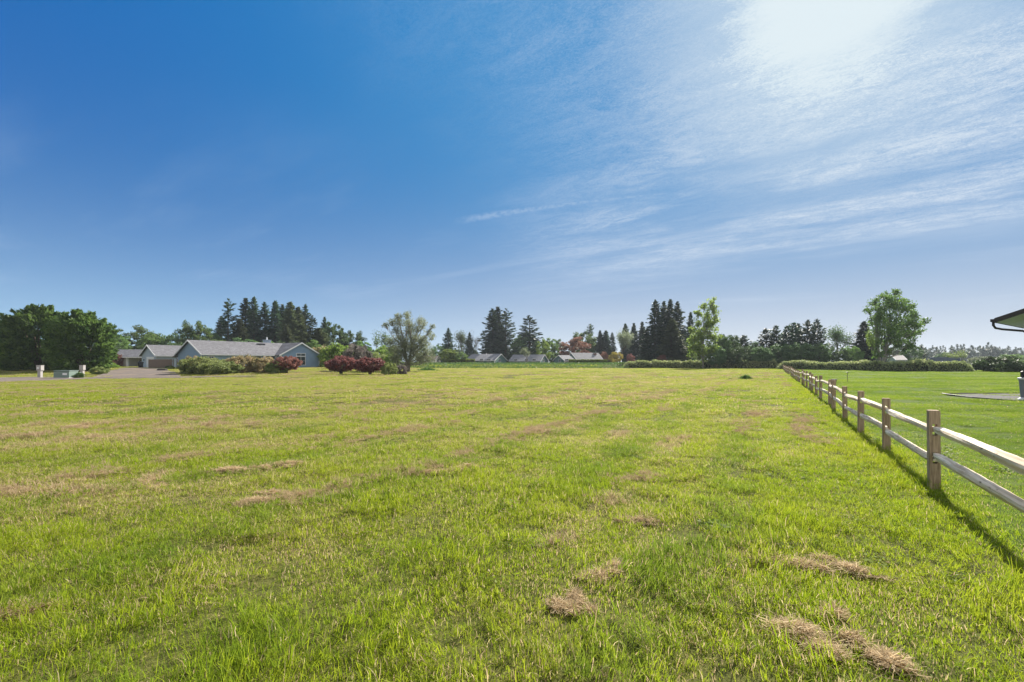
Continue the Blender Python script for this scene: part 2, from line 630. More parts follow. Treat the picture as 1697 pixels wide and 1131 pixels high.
def mat_ground(name, lawn):
    m, k = new_mat(name)
    geo = k.n('ShaderNodeNewGeometry').outputs['Position']
    n1 = k.noise(geo, 9.0, 6, .7)
    n2 = k.noise(geo, .8, 4, .6)
    if lawn:
        c = k.mix(k.ss(n1, .3, .7), (.05, .08, .012, 1), (.09, .14, .02, 1))
        c = k.mix(k.ss(n2, .35, .7, 0, .4), c, (.10, .13, .03, 1))
    else:
        d = k.attr('dry').outputs['Fac']
        c = k.mix(k.ss(n1, .3, .7), (.05, .06, .016, 1), (.14, .14, .04, 1))
        c = k.mix(k.ss(k.math('ADD', d, k.math('MULTIPLY', k.math('SUBTRACT', n1, .5), .8)), .25, .8), c, (.25, .18, .10, 1))
    principled(k, c, .95, .05, n1, .8, .05)
    return m


def build_ground():
    ys = [-60, -20, -6]
    y = -2.0
    while y < 12:
        ys.append(y); y += .22
    st = .25
    while y < 700:
        ys.append(y); st = min(st * 1.05, 40); y += st
    ys += [900, 1300, 2000]
    ys = np.array(ys)
    ss = [-1900, -1200, -800, -500, -300, -200, -150]
    s = -120.0
    while s < -14:
        ss.append(s); s += 2.0
    while s < FS - .01:
        ss.append(s); s += .22
    nl = len(ss)
    ss.append(FS)
    s = FS + .25
    while s < 8:
        ss.append(s); s += .3
    while s < 60:
        ss.append(s); s += 2.5
    ss += [90, 140, 220, 400, 800, 1300]
    ss = np.array(ss)
    S, Y = np.meshgrid(ss, ys)
    X = S + FK * Y
    Z = H(X, Y)
    for nm, sl, mat, lab in (('meadow', slice(0, nl + 1), mat_ground('meadow_thatch', False), None), ('lawn', slice(nl, len(ss)), mat_ground('lawn_soil', True), None)):
        xs, ys_, zs = X[:, sl], Y[:, sl], Z[:, sl]
        r, c = xs.shape
        V = np.stack([xs, ys_, zs], -1).reshape(-1, 3)
        i = np.arange(r * c).reshape(r, c)
        Q = np.stack([i[:-1, :-1], i[:-1, 1:], i[1:, 1:], i[1:, :-1]], -1).reshape(-1, 4)
        me = np_mesh(nm, V, Q.ravel(), np.full(len(Q), 4), mat, dryness(V[:, 0], V[:, 1]), 'dry')
        me.polygons.foreach_set('use_smooth', [True] * len(Q))
        tag(link(nm, me), kind='structure')


build_ground()


# ---------------------------------------------------------------- grass
def mat_grass():
    m, k = new_mat('grass_blades')
    r = k.attr('rnd').outputs['Fac']
    hgt = k.attr('hgt').outputs['Fac']
    dry = k.attr('dry', 'INSTANCER').outputs['Fac']
    lawn = k.attr('tone', 'INSTANCER').outputs['Fac']
    geo = k.n('ShaderNodeNewGeometry').outputs['Position']
    n = k.noise(geo, .55, 5, .65)
    n3 = k.noise(geo, 2.3, 3, .6)
    g = k.mix(r, (.135, .225, .008, 1), (.29, .345, .018, 1))
    g = k.mix(k.ss(n, .35, .7, 0, .5), g, (.335, .35, .035, 1))
    g = k.mix(k.ss(n3, .52, .72, 0, .55), g, (.06, .115, .02, 1))
    gl = k.mix(r, (.125, .195, .018, 1), (.215, .285, .03, 1))
    nl = k.noise(k.vec('MULTIPLY', geo, (.5, 1.6, 1)), .22, 4, .6)
    gl = k.mix(k.ss(n, .42, .7, 0, .5), gl, (.24, .31, .04, 1))
    gl = k.mix(k.ss(nl, .42, .58, 0, .65), gl, (.085, .15, .02, 1))
    g = k.mix(lawn, g, gl)
    r2 = k.math('FRACT', k.math('MULTIPLY', r, 17.37))
    isd = k.math('LESS_THAN', r2, dry)
    straw = k.mix(k.math('FRACT', k.math('MULTIPLY', r, 91.7)), (.32, .23, .13, 1), (.56, .46, .27, 1))
    c = k.mix(isd, g, straw)
    tb = k.n('ShaderNodeVectorMath', operation='SCALE')
    k.put(tb.inputs[0], c)
    tb.inputs['Scale'].default_value = 1.45
    leafy(k, c, tb.outputs[0], .5, .6, .15)
    return m


GRASS = mat_grass()


def tuft_mesh(name, size, n, hmin, hmax, wid, lean, flat=0.0, clump=0.0, mat=None):
    """blades standing on a round patch; each blade is a bent tapering strip (two quads and a tip)"""
    a = R.uniform(0, 2 * PI, n); rr = size * np.sqrt(R.uniform(0, 1, n))
    B = np.stack([rr * np.cos(a), rr * np.sin(a), np.full(n, -.015)], 1)
    if clump > 0:
        K = max(4, int(n / 28))
        ca = R.uniform(-size, size, (K, 2))
        idx = R.randint(0, K, n)
        sel = R.uniform(0, 1, n) < clump
        B[sel, :2] = ca[idx[sel]] + R.normal(size=(sel.sum(), 2)) * size * .055
    hh = (hmin + (hmax - hmin) * R.uniform(0, 1, n) ** 1.6) * (1 - .25 * rr / size)
    az = R.uniform(0, 2 * PI, n)
    D = np.stack([np.cos(az), np.sin(az), np.zeros(n)], 1)
    le = np.abs(R.normal(size=n)) * lean
    fl = R.uniform(0, 1, n) < flat
    le = np.where(fl, R.uniform(1.2, 3.0, n), le)
    le = le[:, None]
    up = np.array([0, 0, 1.0])
    nrm = 1 / np.sqrt(1 + le ** 2)
    P1 = B + (up + D * le * .5) * hh[:, None] * .5 * nrm
    P2 = P1 + (up * .8 + D * le * 1.1) * hh[:, None] * .32 * nrm
    P3 = P2 + (up * .5 + D * le * 1.8) * hh[:, None] * .25 * nrm
    tz = R.uniform(0, 2 * PI, n)
    W = np.stack([np.cos(tz), np.sin(tz), np.zeros(n)], 1) * (wid * R.uniform(.6, 1.3, n))[:, None] * .5
    V = np.stack([B - W, B + W, P1 + W * .9, P1 - W * .9, P2 + W * .6, P2 - W * .6, P3], 1).reshape(-1, 3)
    o = (np.arange(n) * 7)[:, None]
    q = np.concatenate([o + np.array([0, 1, 2, 3]), o + np.array([3, 2, 4, 5]), o + np.array([5, 4, 6])], 1)
    rn = np.repeat(R.uniform(0, 1, n), 7)
    me = np_mesh(name, V, q.ravel(), np.tile([4, 4, 3], n), mat or GRASS, rn)
    return me


def mat_straw():
    m, k = new_mat('straw')
    r = k.attr('rnd').outputs['Fac']
    c = k.mix(r, (.25, .17, .09, 1), (.68, .54, .34, 1))
    leafy(k, c, c, .35, .7, .12)
    return m


STRAW = mat_straw()


def weed_mesh():
    n = 90
    c = R.normal(0, .075, (n, 3)); c[:, 2] = R.uniform(.015, .075, n)
    u = unit(R.normal(0, 1, (n, 3)) * np.array([1, 1, .25])); v = unit(np.cross(u, R.normal(0, .35, (n, 3)) + np.array([0, 0, 1.0])))
    return card_mesh('clover', cards(c, u, v, R.uniform(.010, .024, n), R.uniform(.007, .014, n)), GRASS, R.uniform(0, .5, n) / 17.37 * 0 + R.uniform(.0, .25, n))


def make_sources():
    col = bpy.data.collections.new("grass_sources")
    k = 0
    spec = []
    def put(me):
        nonlocal k
        o = bpy.data.objects.new("src_%02d" % k, me)
        col.objects.link(o)
        k += 1
    for i in range(6):   # 0-5 near meadow
        put(tuft_mesh('tuft_near', .30, 440, .04, .165, .0042, .55, .18, .55))
    for i in range(3):   # 6-8 near, rough and flattened
        put(tuft_mesh('tuft_rough', .30, 380, .05, .13, .0048, .9, .5, .3))
    for i in range(4):   # 9-12 mid
        put(tuft_mesh('tuft_mid', .65, 620, .06, .14, .012, .5, .2, .4))
    for i in range(3):   # 13-15 far
        put(tuft_mesh('tuft_far', 1.5, 900, .06, .14, .030, .6, .2, .4))
    for i in range(3):   # 16-18 near lawn
        put(tuft_mesh('lawn_near', .30, 600, .025, .055, .0045, .5, .15, .1))
    for i in range(2):   # 19-20 mid lawn
        put(tuft_mesh('lawn_mid', .65, 700, .025, .055, .011, .5, .15, .1))
    for i in range(2):   # 21-22 far lawn
        put(tuft_mesh('lawn_far', 1.5, 900, .025, .06, .026, .5, .15, .1))
    for i in range(3):   # 23-25 loose litter of cut grass: flat straws
        put(tuft_mesh('straw_litter', .28, 260, .06, .15, .0045, 2.5, 1.0, .6, STRAW))
    for i in range(2):   # 26-27 clover and plantain
        put(weed_mesh())
    return col


SRC = make_sources()


def scatter_group():
    ng = bpy.data.node_groups.new('scatter', 'GeometryNodeTree')
    ng.interface.new_socket('Geometry', in_out='INPUT', socket_type='NodeSocketGeometry')
    ng.interface.new_socket('Geometry', in_out='OUTPUT', socket_type='NodeSocketGeometry')
    N = ng.nodes; L = ng.links
    gi = N.new('NodeGroupInput'); go = N.new('NodeGroupOutput')
    iop = N.new('GeometryNodeInstanceOnPoints')
    ci = N.new('GeometryNodeCollectionInfo')
    ci.inputs['Collection'].default_value = SRC
    ci.inputs['Separate Children'].default_value = True
    ci.inputs['Reset Children'].default_value = True

    def na(name, typ):
        nd = N.new('GeometryNodeInputNamedAttribute'); nd.data_type = typ
        nd.inputs['Name'].default_value = name
        return nd.outputs['Attribute']
    L.new(gi.outputs[0], iop.inputs['Points'])
    L.new(ci.outputs[0], iop.inputs['Instance'])
    iop.inputs['Pick Instance'].default_value = True
    L.new(na('idx', 'INT'), iop.inputs['Instance Index'])
    L.new(na('rot', 'FLOAT_VECTOR'), iop.inputs['Rotation'])
    L.new(na('scl', 'FLOAT_VECTOR'), iop.inputs['Scale'])
    L.new(iop.outputs[0], go.inputs[0])
    return ng


NG = scatter_group()


def scatter(name, P, idx, rot, scl, dry, tone):
    me = bpy.data.meshes.new(name)
    me.vertices.add(len(P))
    me.vertices.foreach_set('co', np.asarray(P, np.float32).ravel())
    for nm, ty, val in (('idx', 'INT', idx), ('dry', 'FLOAT', dry), ('tone', 'FLOAT', tone)):
        a = me.attributes.new(nm, ty, 'POINT')
        a.data.foreach_set('value', np.asarray(val, np.int32 if ty == 'INT' else np.float32))
    for nm, val in (('rot', rot), ('scl', scl)):
        a = me.attributes.new(nm, 'FLOAT_VECTOR', 'POINT')
        a.data.foreach_set('vector', np.asarray(val, np.float32).ravel())
    o = link(name, me)
    md = o.modifiers.new('scatter', 'NODES')
    md.node_group = NG
    tag(o, kind='stuff')
    return o


def in_drive(x, y):
    """places kept free of grass: driveway, gravel bed"""
    d = (x < -30) & (np.abs(y - drive_y(x)) < drive_w(x))
    xp = x / np.maximum(y, 1) * F + 848.5
    yard = (y > 50) & (y < 83) & (xp > yard_a(y)) & (xp < yard_b(y))
    g = (x > bed_x(y)) & (y > 17.6) & (y < 22.2)
    return d | yard | g


def drive_y(x):
    x = np.asarray(x, float)
    return 43.5 + 9.0 * sst(-46, -33, x)


def drive_w(x):
    x = np.asarray(x, float)
    return 6.4 - 5.2 * sst(-48, -33, x) + .5 * (fbm(x * .3, 0 * x, 71) - .5)


def yard_a(y):
    return np.interp(y, [48, 60, 72, 84], [150, 172, 196, 206]) + 10 * (fbm(np.asarray(y) * .3, 0 * np.asarray(y), 72) - .5)


def yard_b(y):
    return np.interp(y, [48, 56, 66, 84], [300, 300, 280, 236]) + 10 * (fbm(np.asarray(y) * .3, 0 * np.asarray(y), 73) - .5)


def bed_x(y):
    return 18.0 + (22.2 - y) * 1.4


def build_grass():
    Ps, I, Rt, Sc, D, T = [], [], [], [], [], []

    def zone(y0, y1, dens, ids, ids_rough, ids_lawn, margin=3.0, zs=1.0):
        area = 1.2 * 2 * (y1 ** 2 - y0 ** 2) / 2 + 2 * margin * (y1 - y0)
        n = int(area * dens)
        y = np.sqrt(R.uniform(max(y0, .0) ** 2, y1 ** 2, n * 2))[:n]
        x = R.uniform(-1, 1, n) * (1.2 * y + margin)
        keep = ~in_drive(x, y)
        # the meadow ends at the bank, the lawn at its hedge
        keep &= ~((y > 119) & (x > 24))
        x, y = x[keep], y[keep]
        n = len(x)
        s = x - FK * y - FS
        lawn = s > 0.05
        dr = dryness(x, y)
        rough = (R.uniform(0, 1, n) < np.clip(dr * 1.3 - .15, 0, .85))
        idx = np.where(rough, R.choice(ids_rough, n), R.choice(ids, n))
        idx = np.where(lawn, R.choice(ids_lawn, n), idx)
        if y0 < 10:
            idx = np.where((R.uniform(0, 1, n) < .05 * sst(.4, .7, vn(x * .8, y * .8, 91)) + .01), R.choice([26, 27], n), idx)
        hv = .30 + 1.05 * fbm(x * .9, y * .9, 77) + .45 * sst(.6, .85, vn(x * 2.5, y * 2.5, 79)) - .35 * dr + .35 * np.exp(-(s / .22) ** 2)
        hv = hv * np.where(s > -2.2, .85 + .1 * sst(0, 1, -s), 1.0)
        rw = rowmask(x, y)
        hv = hv * (1 - .5 * rw) * .9
        hv = np.maximum(hv, .5)
        hv = hv * np.where((x < -20) & (y > 24) & (y < 60), .65, 1)
        hv = np.where(lawn, .75 + .5 * vn(x * .5, y * .5, 78), hv)
        bank = sst(113, 119, y) * (x < 40)
        hv = hv * (1 + 1.2 * bank)
        dr = dr * (1 - .6 * bank)
        sc = R.uniform(.85, 1.2, n)
        Ps.append(np.stack([x, y, H(x, y)], 1)); I.append(idx)
        # the mower laid alternate swaths opposite ways
        tl = np.clip(np.sin((s + 1.4 * (fbm(x * .1, y * .1, 93) - .5)) * 2 * PI / 4.2) * 2.5, -1, 1) * np.where(lawn, .8, 1) * (.22 if y1 < 20 else .11 if y1 < 50 else .02)
        Rt.append(np.stack([R.normal(0, .06 if y1 < 20 else .02, n) - tl, R.normal(0, .06 if y1 < 20 else .02, n) + tl * FK, R.uniform(0, 2 * PI, n)], 1))
        wb = s + (fbm(x * .2, y * .2, 21) - .5) * 1.4
        band = np.maximum.reduce([np.exp(-((wb - c_) / (.32 + .006 * y)) ** 2) for c_ in (-3.0, -5.1, -7.3, -10.4, -14, -18.5, -24, -31)])
        band = band * sst(.3, .55, vn((y + FK * x) * .22, s * .2, 94)) * (s < -.5)
        hv = hv * (1 + .35 * band); dr = dr * (1 - .7 * band)
        Sc.append(np.stack([sc, sc, sc * hv * zs], 1)); D.append(dr); T.append(np.where(lawn, 1.0, band * .9))

    zone(0.6, 9, 20, [0, 1, 2, 3, 4, 5], [6, 7, 8], [16, 17, 18], 1.5)
    zone(9, 17, 11, [0, 1, 2, 3, 4, 5], [6, 7, 8], [16, 17, 18], 2)
    zone(15, 44, 2.8, [9, 10, 11, 12], [9, 10, 11, 12], [19, 20], 3)
    zone(42, 150, .42, [13, 14, 15], [13, 14, 15], [21, 22], 6)
    # short fine undergrowth between the taller blades
    n = 3000
    y = np.sqrt(R.uniform(.4, 13.5 ** 2, n)); x = R.uniform(-1.22, 1.22, n) * y
    kp = (x - FK * y - FS) < 0
    x, y = x[kp], y[kp]; n = len(x)
    sc = R.uniform(.9, 1.2, n)
    Ps.append(np.stack([x, y, H(x, y)], 1)); I.append(R.choice([16, 17, 18], n))
    Rt.append(np.stack([R.normal(0, .05, n), R.normal(0, .05, n), R.uniform(0, 2 * PI, n)], 1))
    Sc.append(np.stack([sc, sc, sc * 1.15], 1)); D.append(np.clip(dryness(x, y) * 1.2 + .12, 0, .9)); T.append(np.full(n, .15))
    scatter('grass', np.concatenate(Ps), np.concatenate(I), np.concatenate(Rt), np.concatenate(Sc), np.concatenate(D), np.concatenate(T))

    # cut straw: a scatter where it is dry, and broken lines dropped by each pass of the mower
    n = 12000
    y = np.sqrt(R.uniform(1.5 ** 2, 26 ** 2, n)); x = R.uniform(-1.2, 1.2, n) * y
    dr = dryness(x, y)
    kp = ((x - FK * y - FS) < -.6) & (R.uniform(0, 1, n) < (dr - .42) * 1.2)
    X_, Y_ = [x[kp]], [y[kp]]
    SC_ = [R.uniform(.6, 1.25, int(kp.sum()))]
    for k_ in range(0, 44):
        c0 = -1.15 - 1.62 * k_ + R.normal(0, .12)
        amt = R.uniform(.25, 1.0) * (1.5 if k_ in (0, 1, 3, 4) else .9)
        if k_ > 8:
            amt *= .8
        t = 1.5 + 68 * R.uniform(0, 1, int(150 * amt)) ** 1.45
        keep = vn(t * .16, np.full(len(t), k_ * 3.7), 65) > .45
        for tc in t[keep]:
            if tc > 18 and R.uniform() < .45:
                continue
            m = R.randint(2, 13)
            L = R.uniform(.06, .45)
            yy = tc + R.normal(0, 1, m) * L
            cs = c0 + (float(fbm(tc * .35, k_ * 2.3, 66)) - .5) * 1.0 + R.normal(0, .15, m) * (1 + tc * .02)
            xx = cs + FK * yy + FS
            X_.append(xx); Y_.append(yy); SC_.append(R.uniform(.16, .48, m) * (1 + min(tc, 60) * .007))
    x = np.concatenate(X_); y = np.concatenate(Y_); sc = np.concatenate(SC_)
    kp = (y > .8) & (np.abs(x) < 1.25 * y + 1) & ~in_drive(x, y) & (y < 70)
    x, y, sc = x[kp], y[kp], sc[kp]; n = len(x)
    scatter('straw_litter', np.stack([x, y, H(x, y) + .05 + .045 * R.uniform(0, 1, n)], 1), R.choice([23, 24, 25], n),
            np.stack([R.normal(0, .15, n), R.normal(0, .15, n), R.uniform(0, 6.28, n)], 1),
            np.stack([sc, sc, sc * 2.2], 1), np.full(n, .97), np.zeros(n))


build_grass()


# ---------------------------------------------------------------- rail fence
def mat_post():
    m, k = new_mat('cedar_post')
    tc = k.n('ShaderNodeTexCoord').outputs['Object']
    oi = k.n('ShaderNodeObjectInfo').outputs['Random']
    v = k.vec('ADD', k.vec('MULTIPLY', tc, (38, 38, 2.2)), k.comb(oi, k.math('MULTIPLY', oi, 31), k.math('MULTIPLY', oi, 17)))
    n = k.noise(v, 1.0, 6, .65, .6)
    n2 = k.noise(tc, 3.0, 3, .5)
    c = k.mix(k.ss(n, .3, .7), (.20, .14, .09, 1), (.50, .375, .26, 1))
    c = k.mix(k.ss(n2, .45, .75, 0, .5), c, (.44, .35, .26, 1))
    principled(k, c, .85, .15, n, .5, .004)
    return m


def mat_rail():
    m, k = new_mat('weathered_rail')
    tc = k.n('ShaderNodeTexCoord').outputs['Object']
    v = k.vec('MULTIPLY', tc, (1.6, 26, 26))
    n = k.noise(v, 1.0, 7, .7, .8)
    kn = k.noise(k.vec('MULTIPLY', tc, (5, 13, 13)), 1.0, 2, .5)
    n2 = k.noise(k.vec('MULTIPLY', tc, (.8, 3, 3)), 2.0, 3, .6)
    c = k.mix(k.ss(n, .32, .62), (.42, .31, .20, 1), (.92, .82, .66, 1))
    c = k.mix(k.ss(n2, .45, .65, 0, .55), c, (.62, .47, .30, 1))
    c = k.mix(k.ss(kn, .66, .74, 0, .85), c, (.13, .09, .06, 1))
    principled(k, c, .8, .2, n, .7, .006)
    return m


POSTM, RAILM = mat_post(), mat_rail()
POST_H, RAIL_LO, RAIL_HI = 1.03, .43, .80


def post_mesh(i):
    r = random.Random(i)
    b = MB()
    a = .057; sl = .024
    hh = POST_H + r.uniform(-.03, .03)
    ch = .008
    # two cheeks and the blocks between the mortises (local x runs along the fence)
    def chk(y0, y1, o):
        prof = [(y0, -.25), (y1, -.25), (y1, hh - (ch if o > 0 else 0)), (y1 - (ch if o > 0 else 0), hh), (y0 + (ch if o < 0 else 0), hh), (y0, hh - (ch if o < 0 else 0))]
        pr = []
        for p in prof:
            if not pr or (abs(p[0] - pr[-1][0]) + abs(p[1] - pr[-1][1])) > 1e-6:
                pr.append(p)
        b.prism_x(pr, -a, a)
    chk(sl, a, 1)
    chk(-a, -sl, -1)
    zs = [-.25, RAIL_LO - .075, RAIL_LO + .075, RAIL_HI - .075, RAIL_HI + .075, hh]
    for j in (0, 2, 4):
        b.box(-a, a, -sl, sl, zs[j], zs[j + 1])
    return b.mesh('post', POSTM)


def rail_mesh(i, L):
    """split rail: rough four-to-five sided section, bellied in the middle, tapered at both ends"""
    r = random.Random(100 + i)
    n = 26; seg = 8
    V = []; Fs = []
    ph = [r.uniform(0, 6.28) for _ in range(6)]
    ang = sorted([2 * PI * j / seg + r.uniform(-.25, .25) for j in range(seg)])
    rr = [r.uniform(.8, 1.15) for _ in range(seg)]
    for q in range(n + 1):
        t = q / n
        x = -L / 2 - .06 + t * (L + .12)
        e = min(t, 1 - t) * (L + .12)
        tp = min(1, .42 + e / .28 * .58)
        hy, hz = .043 * tp + .008, (.058 + .006 * math.sin(ph[0] + 5 * t)) * tp
        cy = .010 * math.sin(ph[1] + 4.2 * t) * min(1, e * 2) + (1 if e > .05 else 0) * 0
        cz = .007 * math.sin(ph[2] + 4 * t) * min(1, e * 2)
        tw = .25 * math.sin(ph[3] + 2.6 * t)
        for j in range(seg):
            aa = ang[j] + tw
            k_ = rr[j] * (1 + .07 * math.sin(ph[4] + 9 * t + j * 2) + r.uniform(-.05, .05))
            y = max(-.023, min(.023, math.cos(aa) * hy * k_)) if e < .13 else math.cos(aa) * hy * k_
            V.append((x, cy + y, cz + math.sin(aa) * hz * k_))
    for q in range(n):
        for j in range(seg):
            a_ = q * seg + j; b_ = q * seg + (j + 1) % seg
            Fs.append((a_, b_, b_ + seg, a_ + seg))
    Fs.append(tuple(range(seg - 1, -1, -1)))
    Fs.append(tuple(range(n * seg, (n + 1) * seg)))
    m = MB().add(V, Fs)
    return m.mesh('rail', RAILM)


def build_fence():
    root = empty('rail_fence', (FX, FY, 0), 0, 'long split rail fence with tan posts and two pale rails between meadow and lawn', 'fence')
    posts = [post_mesh(i) for i in range(6)]
    L = 2.4 * math.hypot(1, FK)
    rails = [rail_mesh(i, L) for i in range(7)]
    ang = math.atan2(1, FK)
    r = random.Random(5)
    pts = []
    for k_ in [-2.12, -1.07] + list(range(0, 43)):
        x = FX + FK * 2.4 * k_ + (r.uniform(-.04, .04) if k_ > 0 else 0); y = FY + 2.4 * k_ + (r.uniform(-.12, .12) if k_ > 0 else 0)
        pts.append((x, y, h1(x, y) + (r.uniform(-.05, .03) if k_ > 2 else 0)))
    for i, p in enumerate(pts):
        o = link('post', posts[i % 6], root, (p[0] - FX, p[1] - FY, p[2]), ang + r.uniform(-.05, .05))
        o.rotation_euler.x = r.uniform(-.015, .015); o.rotation_euler.y = r.uniform(-.015, .015)
    for i in range(len(pts) - 1):
        a_, b_ = Vector(pts[i]), Vector(pts[i + 1])
        d = b_ - a_
        for hz, w in ((RAIL_LO, 0), (RAIL_HI, 3)):
            o = link('rail', rails[(i * 3 + w + r.randint(0, 3)) % 7], root)
            mid = (a_ + b_) / 2
            # alternate rails pass each other in the mortise
            side = .0 
            o.location = (mid.x - FX, mid.y - FY, mid.z + hz + r.uniform(-.015, .015) + (.022 if i % 2 else -.022))
            flip = PI if r.random() < .5 else 0
            el = math.atan2(d.z, math.hypot(d.x, d.y)) * (-1 if flip else 1)
            o.rotation_euler = (0, -el, math.atan2(d.y, d.x) + flip)
            o.scale.x = d.length / L


build_fence()


# ---------------------------------------------------------------- houses
def window(par, M, w, h, fr=.07, mull=1, bars=0, name='window', sill=True):
    """M: local matrix whose +x runs along the wall, +z up, -y outward, origin at the centre of the opening"""
    b = MB()
    b.box(-w / 2 - fr, w / 2 + fr, -.05, .0, h / 2, h / 2 + fr, M=M)
    b.box(-w / 2 - fr, w / 2 + fr, -.07, .0, -h / 2 - fr, -h / 2, M=M)
    b.box(-w / 2 - fr, -w / 2, -.05, .0, -h / 2, h / 2, M=M)
    b.box(w / 2, w / 2 + fr, -.05, .0, -h / 2, h / 2, M=M)
    for i in range(1, mull + 1):
        x = -w / 2 + w * i / (mull + 1)
        b.box(x - .03, x + .03, -.035, .0, -h / 2, h / 2, M=M)
    for i in range(1, bars + 1):
        z = -h / 2 + h * i / (bars + 1)
        b.box(-w / 2, w / 2, -.03, .0, z - .02, z + .02, M=M)
    o = b.build(name, WHITE, par)
    p = MB().box(-w / 2, w / 2, -.012, .02, -h / 2, h / 2, M=M)
    p.build('pane', GLASS, o)
    return o


def wall_M(x, y, z, nx, ny):
    """frame on a wall whose outward normal is (nx,ny)"""
    return Matrix.Translation((x, y, z)) @ Matrix.Rotation(math.atan2(ny, nx) + PI / 2, 4, 'Z')


def gable_roof_x(x0, x1, hw, ze, zr, oh, mat, par, trim=True, ohx=.35, th=.14, y0=0.0):
    """roof ridge along local x; ze eave height at wall, zr ridge"""
    sl = (zr - ze) / hw
    ey = hw + oh; ez = ze - sl * oh
    prof = [(y0 - ey, ez), (y0, zr), (y0 + ey, ez), (y0 + ey, ez + th), (y0, zr + th), (y0 - ey, ez + th)]
    o = MB().prism_x(prof, x0 - ohx, x1 + ohx).build('roof', mat, par)
    if trim:
        for xe in (x0 - ohx - .04, x1 + ohx):
            b = MB()
            for s in (-1, 1):
                pr = [(y0 + s * (ey + .02), ez - .07), (y0, zr - .07), (y0, zr + th + .02), (y0 + s * (ey + .02), ez + th + .02)]
                if s > 0:
                    pr = pr[::-1]
                b.prism_x(pr, xe, xe + .04)
            b.build('bargeboard', WHITE, o)
        for s in (-1, 1):
            y = y0 + s * ey
            MB().box(x0 - ohx, x1 + ohx, min(y, y + s * .1), max(y, y + s * .1), ez - .02, ez + .11).build('gutter', WHITE, o)
    return o


def gable_roof_y(y0, y1, hw, ze, zr, oh, mat, par, x0=0.0, ohy=.35, th=.14, front=True):
    sl = (zr - ze) / hw
    ex = hw + oh; ez = ze - sl * oh
    prof = [(x0 - ex, ez), (x0, zr), (x0 + ex, ez), (x0 + ex, ez + th), (x0, zr + th), (x0 - ex, ez + th)][::-1]
    o = MB().prism_y(prof, y0 - ohy, y1).build('roof', mat, par)
    b = MB()
    for s in (-1, 1):
        pr = [(x0 + s * (ex + .02), ez - .1), (x0, zr - .1), (x0, zr + th + .02), (x0 + s * (ex + .02), ez + th + .02)]
        b.prism_y(pr, y0 - ohy - .04, y0 - ohy)
    b.build('bargeboard', WHITE, o)
    return o


def gable_walls(x0, x1, hw, ze, zr, mat, par, zb=-.4, y0=0.0):
    prof = [(y0 - hw, zb), (y0 + hw, zb), (y0 + hw, ze), (y0, zr), (y0 - hw, ze)]
    return MB().prism_x(prof[::-1], x0, x1).build('wall', mat, par)


def main_house():
    A = (-54.5, 77.0); th = math.atan2(13.5, 8.5)
    g = .55
    root = empty('blue_house', (A[0], A[1], g), th, 'long low blue house with grey shingle roof, white trimmed gable wing and blue chimney', 'house')
    ze, zr, hw = 2.5, 4.72, 4.4
    gable_walls(0, 17.5, hw, ze, zr, BLUE, root)
    gable_roof_x(0, 19.6, hw, ze, zr, .45, SHIN, root, ohx=.4)
    # cross wing to the right facing the meadow
    wx, wh = 16.4, 4.0
    prof = [(wx - wh, -.4), (wx + wh, -.4), (wx + wh, 2.55), (wx, 4.70), (wx - wh, 2.55)]
    MB().prism_y(prof, -6.0, .5).build('wall', BLUE, root)
    gable_roof_y(-6.0, .4, wh, 2.55, 4.74, .5, SHIN, root, x0=wx)
    # tall window with transoms
    window(root, wall_M(wx, -6.0, 1.35, 0, -1), 1.75, 1.55, .1, 1, 1)
    window(root, wall_M(wx, -6.0, 2.52, 0, -1), 1.75, .42, .1, 1, 0)
    for x in (wx + wh - .06, wx - wh + .06):
        MB().box(x - .09, x + .09, -6.03, -5.85, -.4, 2.5).build('corner_board', WHITE, root)
    # windows along the front
    for x, w, h_, z in ((1.3, .7, 1.1, 1.5), (6.6, 1.6, 1.2, 1.5), (8.8, 1.5, 1.2, 1.5)):
        window(root, wall_M(x, -hw, z, 0, -1), w, h_, .09, 1)
    # porch: shade of the recess put in as a flat dark panel, with posts
    MB().box(10.4, 12.0, -hw - .06, -hw, -.2, 2.15).build('door', DARKM, root)
    for x in (10.0, 11.2, 12.2):
        MB().box(x - .07, x + .07, -hw - .42, -hw - .28, -.3, 2.2).build('porch_post', WHITE, root)
    # gable end windows
    for y in (-2.4, 1.2):
        window(root, wall_M(0, y, 1.35, -1, 0), .6, 1.25, .06, 0)
    # lean-to behind the left gable
    wl = MB().box(.6, 6, hw, hw + 2.3, -.4, 2.05)
    wl.build('wall', BLUEPALE, root)
    rf = MB().prism_x([(hw - .1, 2.62), (hw + 2.9, 1.93), (hw + 2.9, 2.05), (hw - .1, 2.74)][::-1], .2, 6.3)
    rf.build('roof', SHIN, root)
    for y in (hw + .7, hw + 1.7):
        window(root, wall_M(.6, y, 1.15, -1, 0), .35, 1.1, .05, 0)
    # chimney and skylight, stove pipe
    b = MB().box(13.0, 14.1, .2, 1.1, 3.6, 5.35).box(12.92, 14.18, .12, 1.18, 5.35, 5.45)
    ch = b.build('chimney', BLUEPALE, root)
    MB().lathe([(.12, 0), (.12, .45), (.18, .46), (.18, .5)], (13.5, .6, 5.45), 10).build('flue_cap', WHITE, ch)
    MB().box(10.9, 12.2, -1.15, -.35, 4.25, 4.62).build('skylight', DARKM, root)


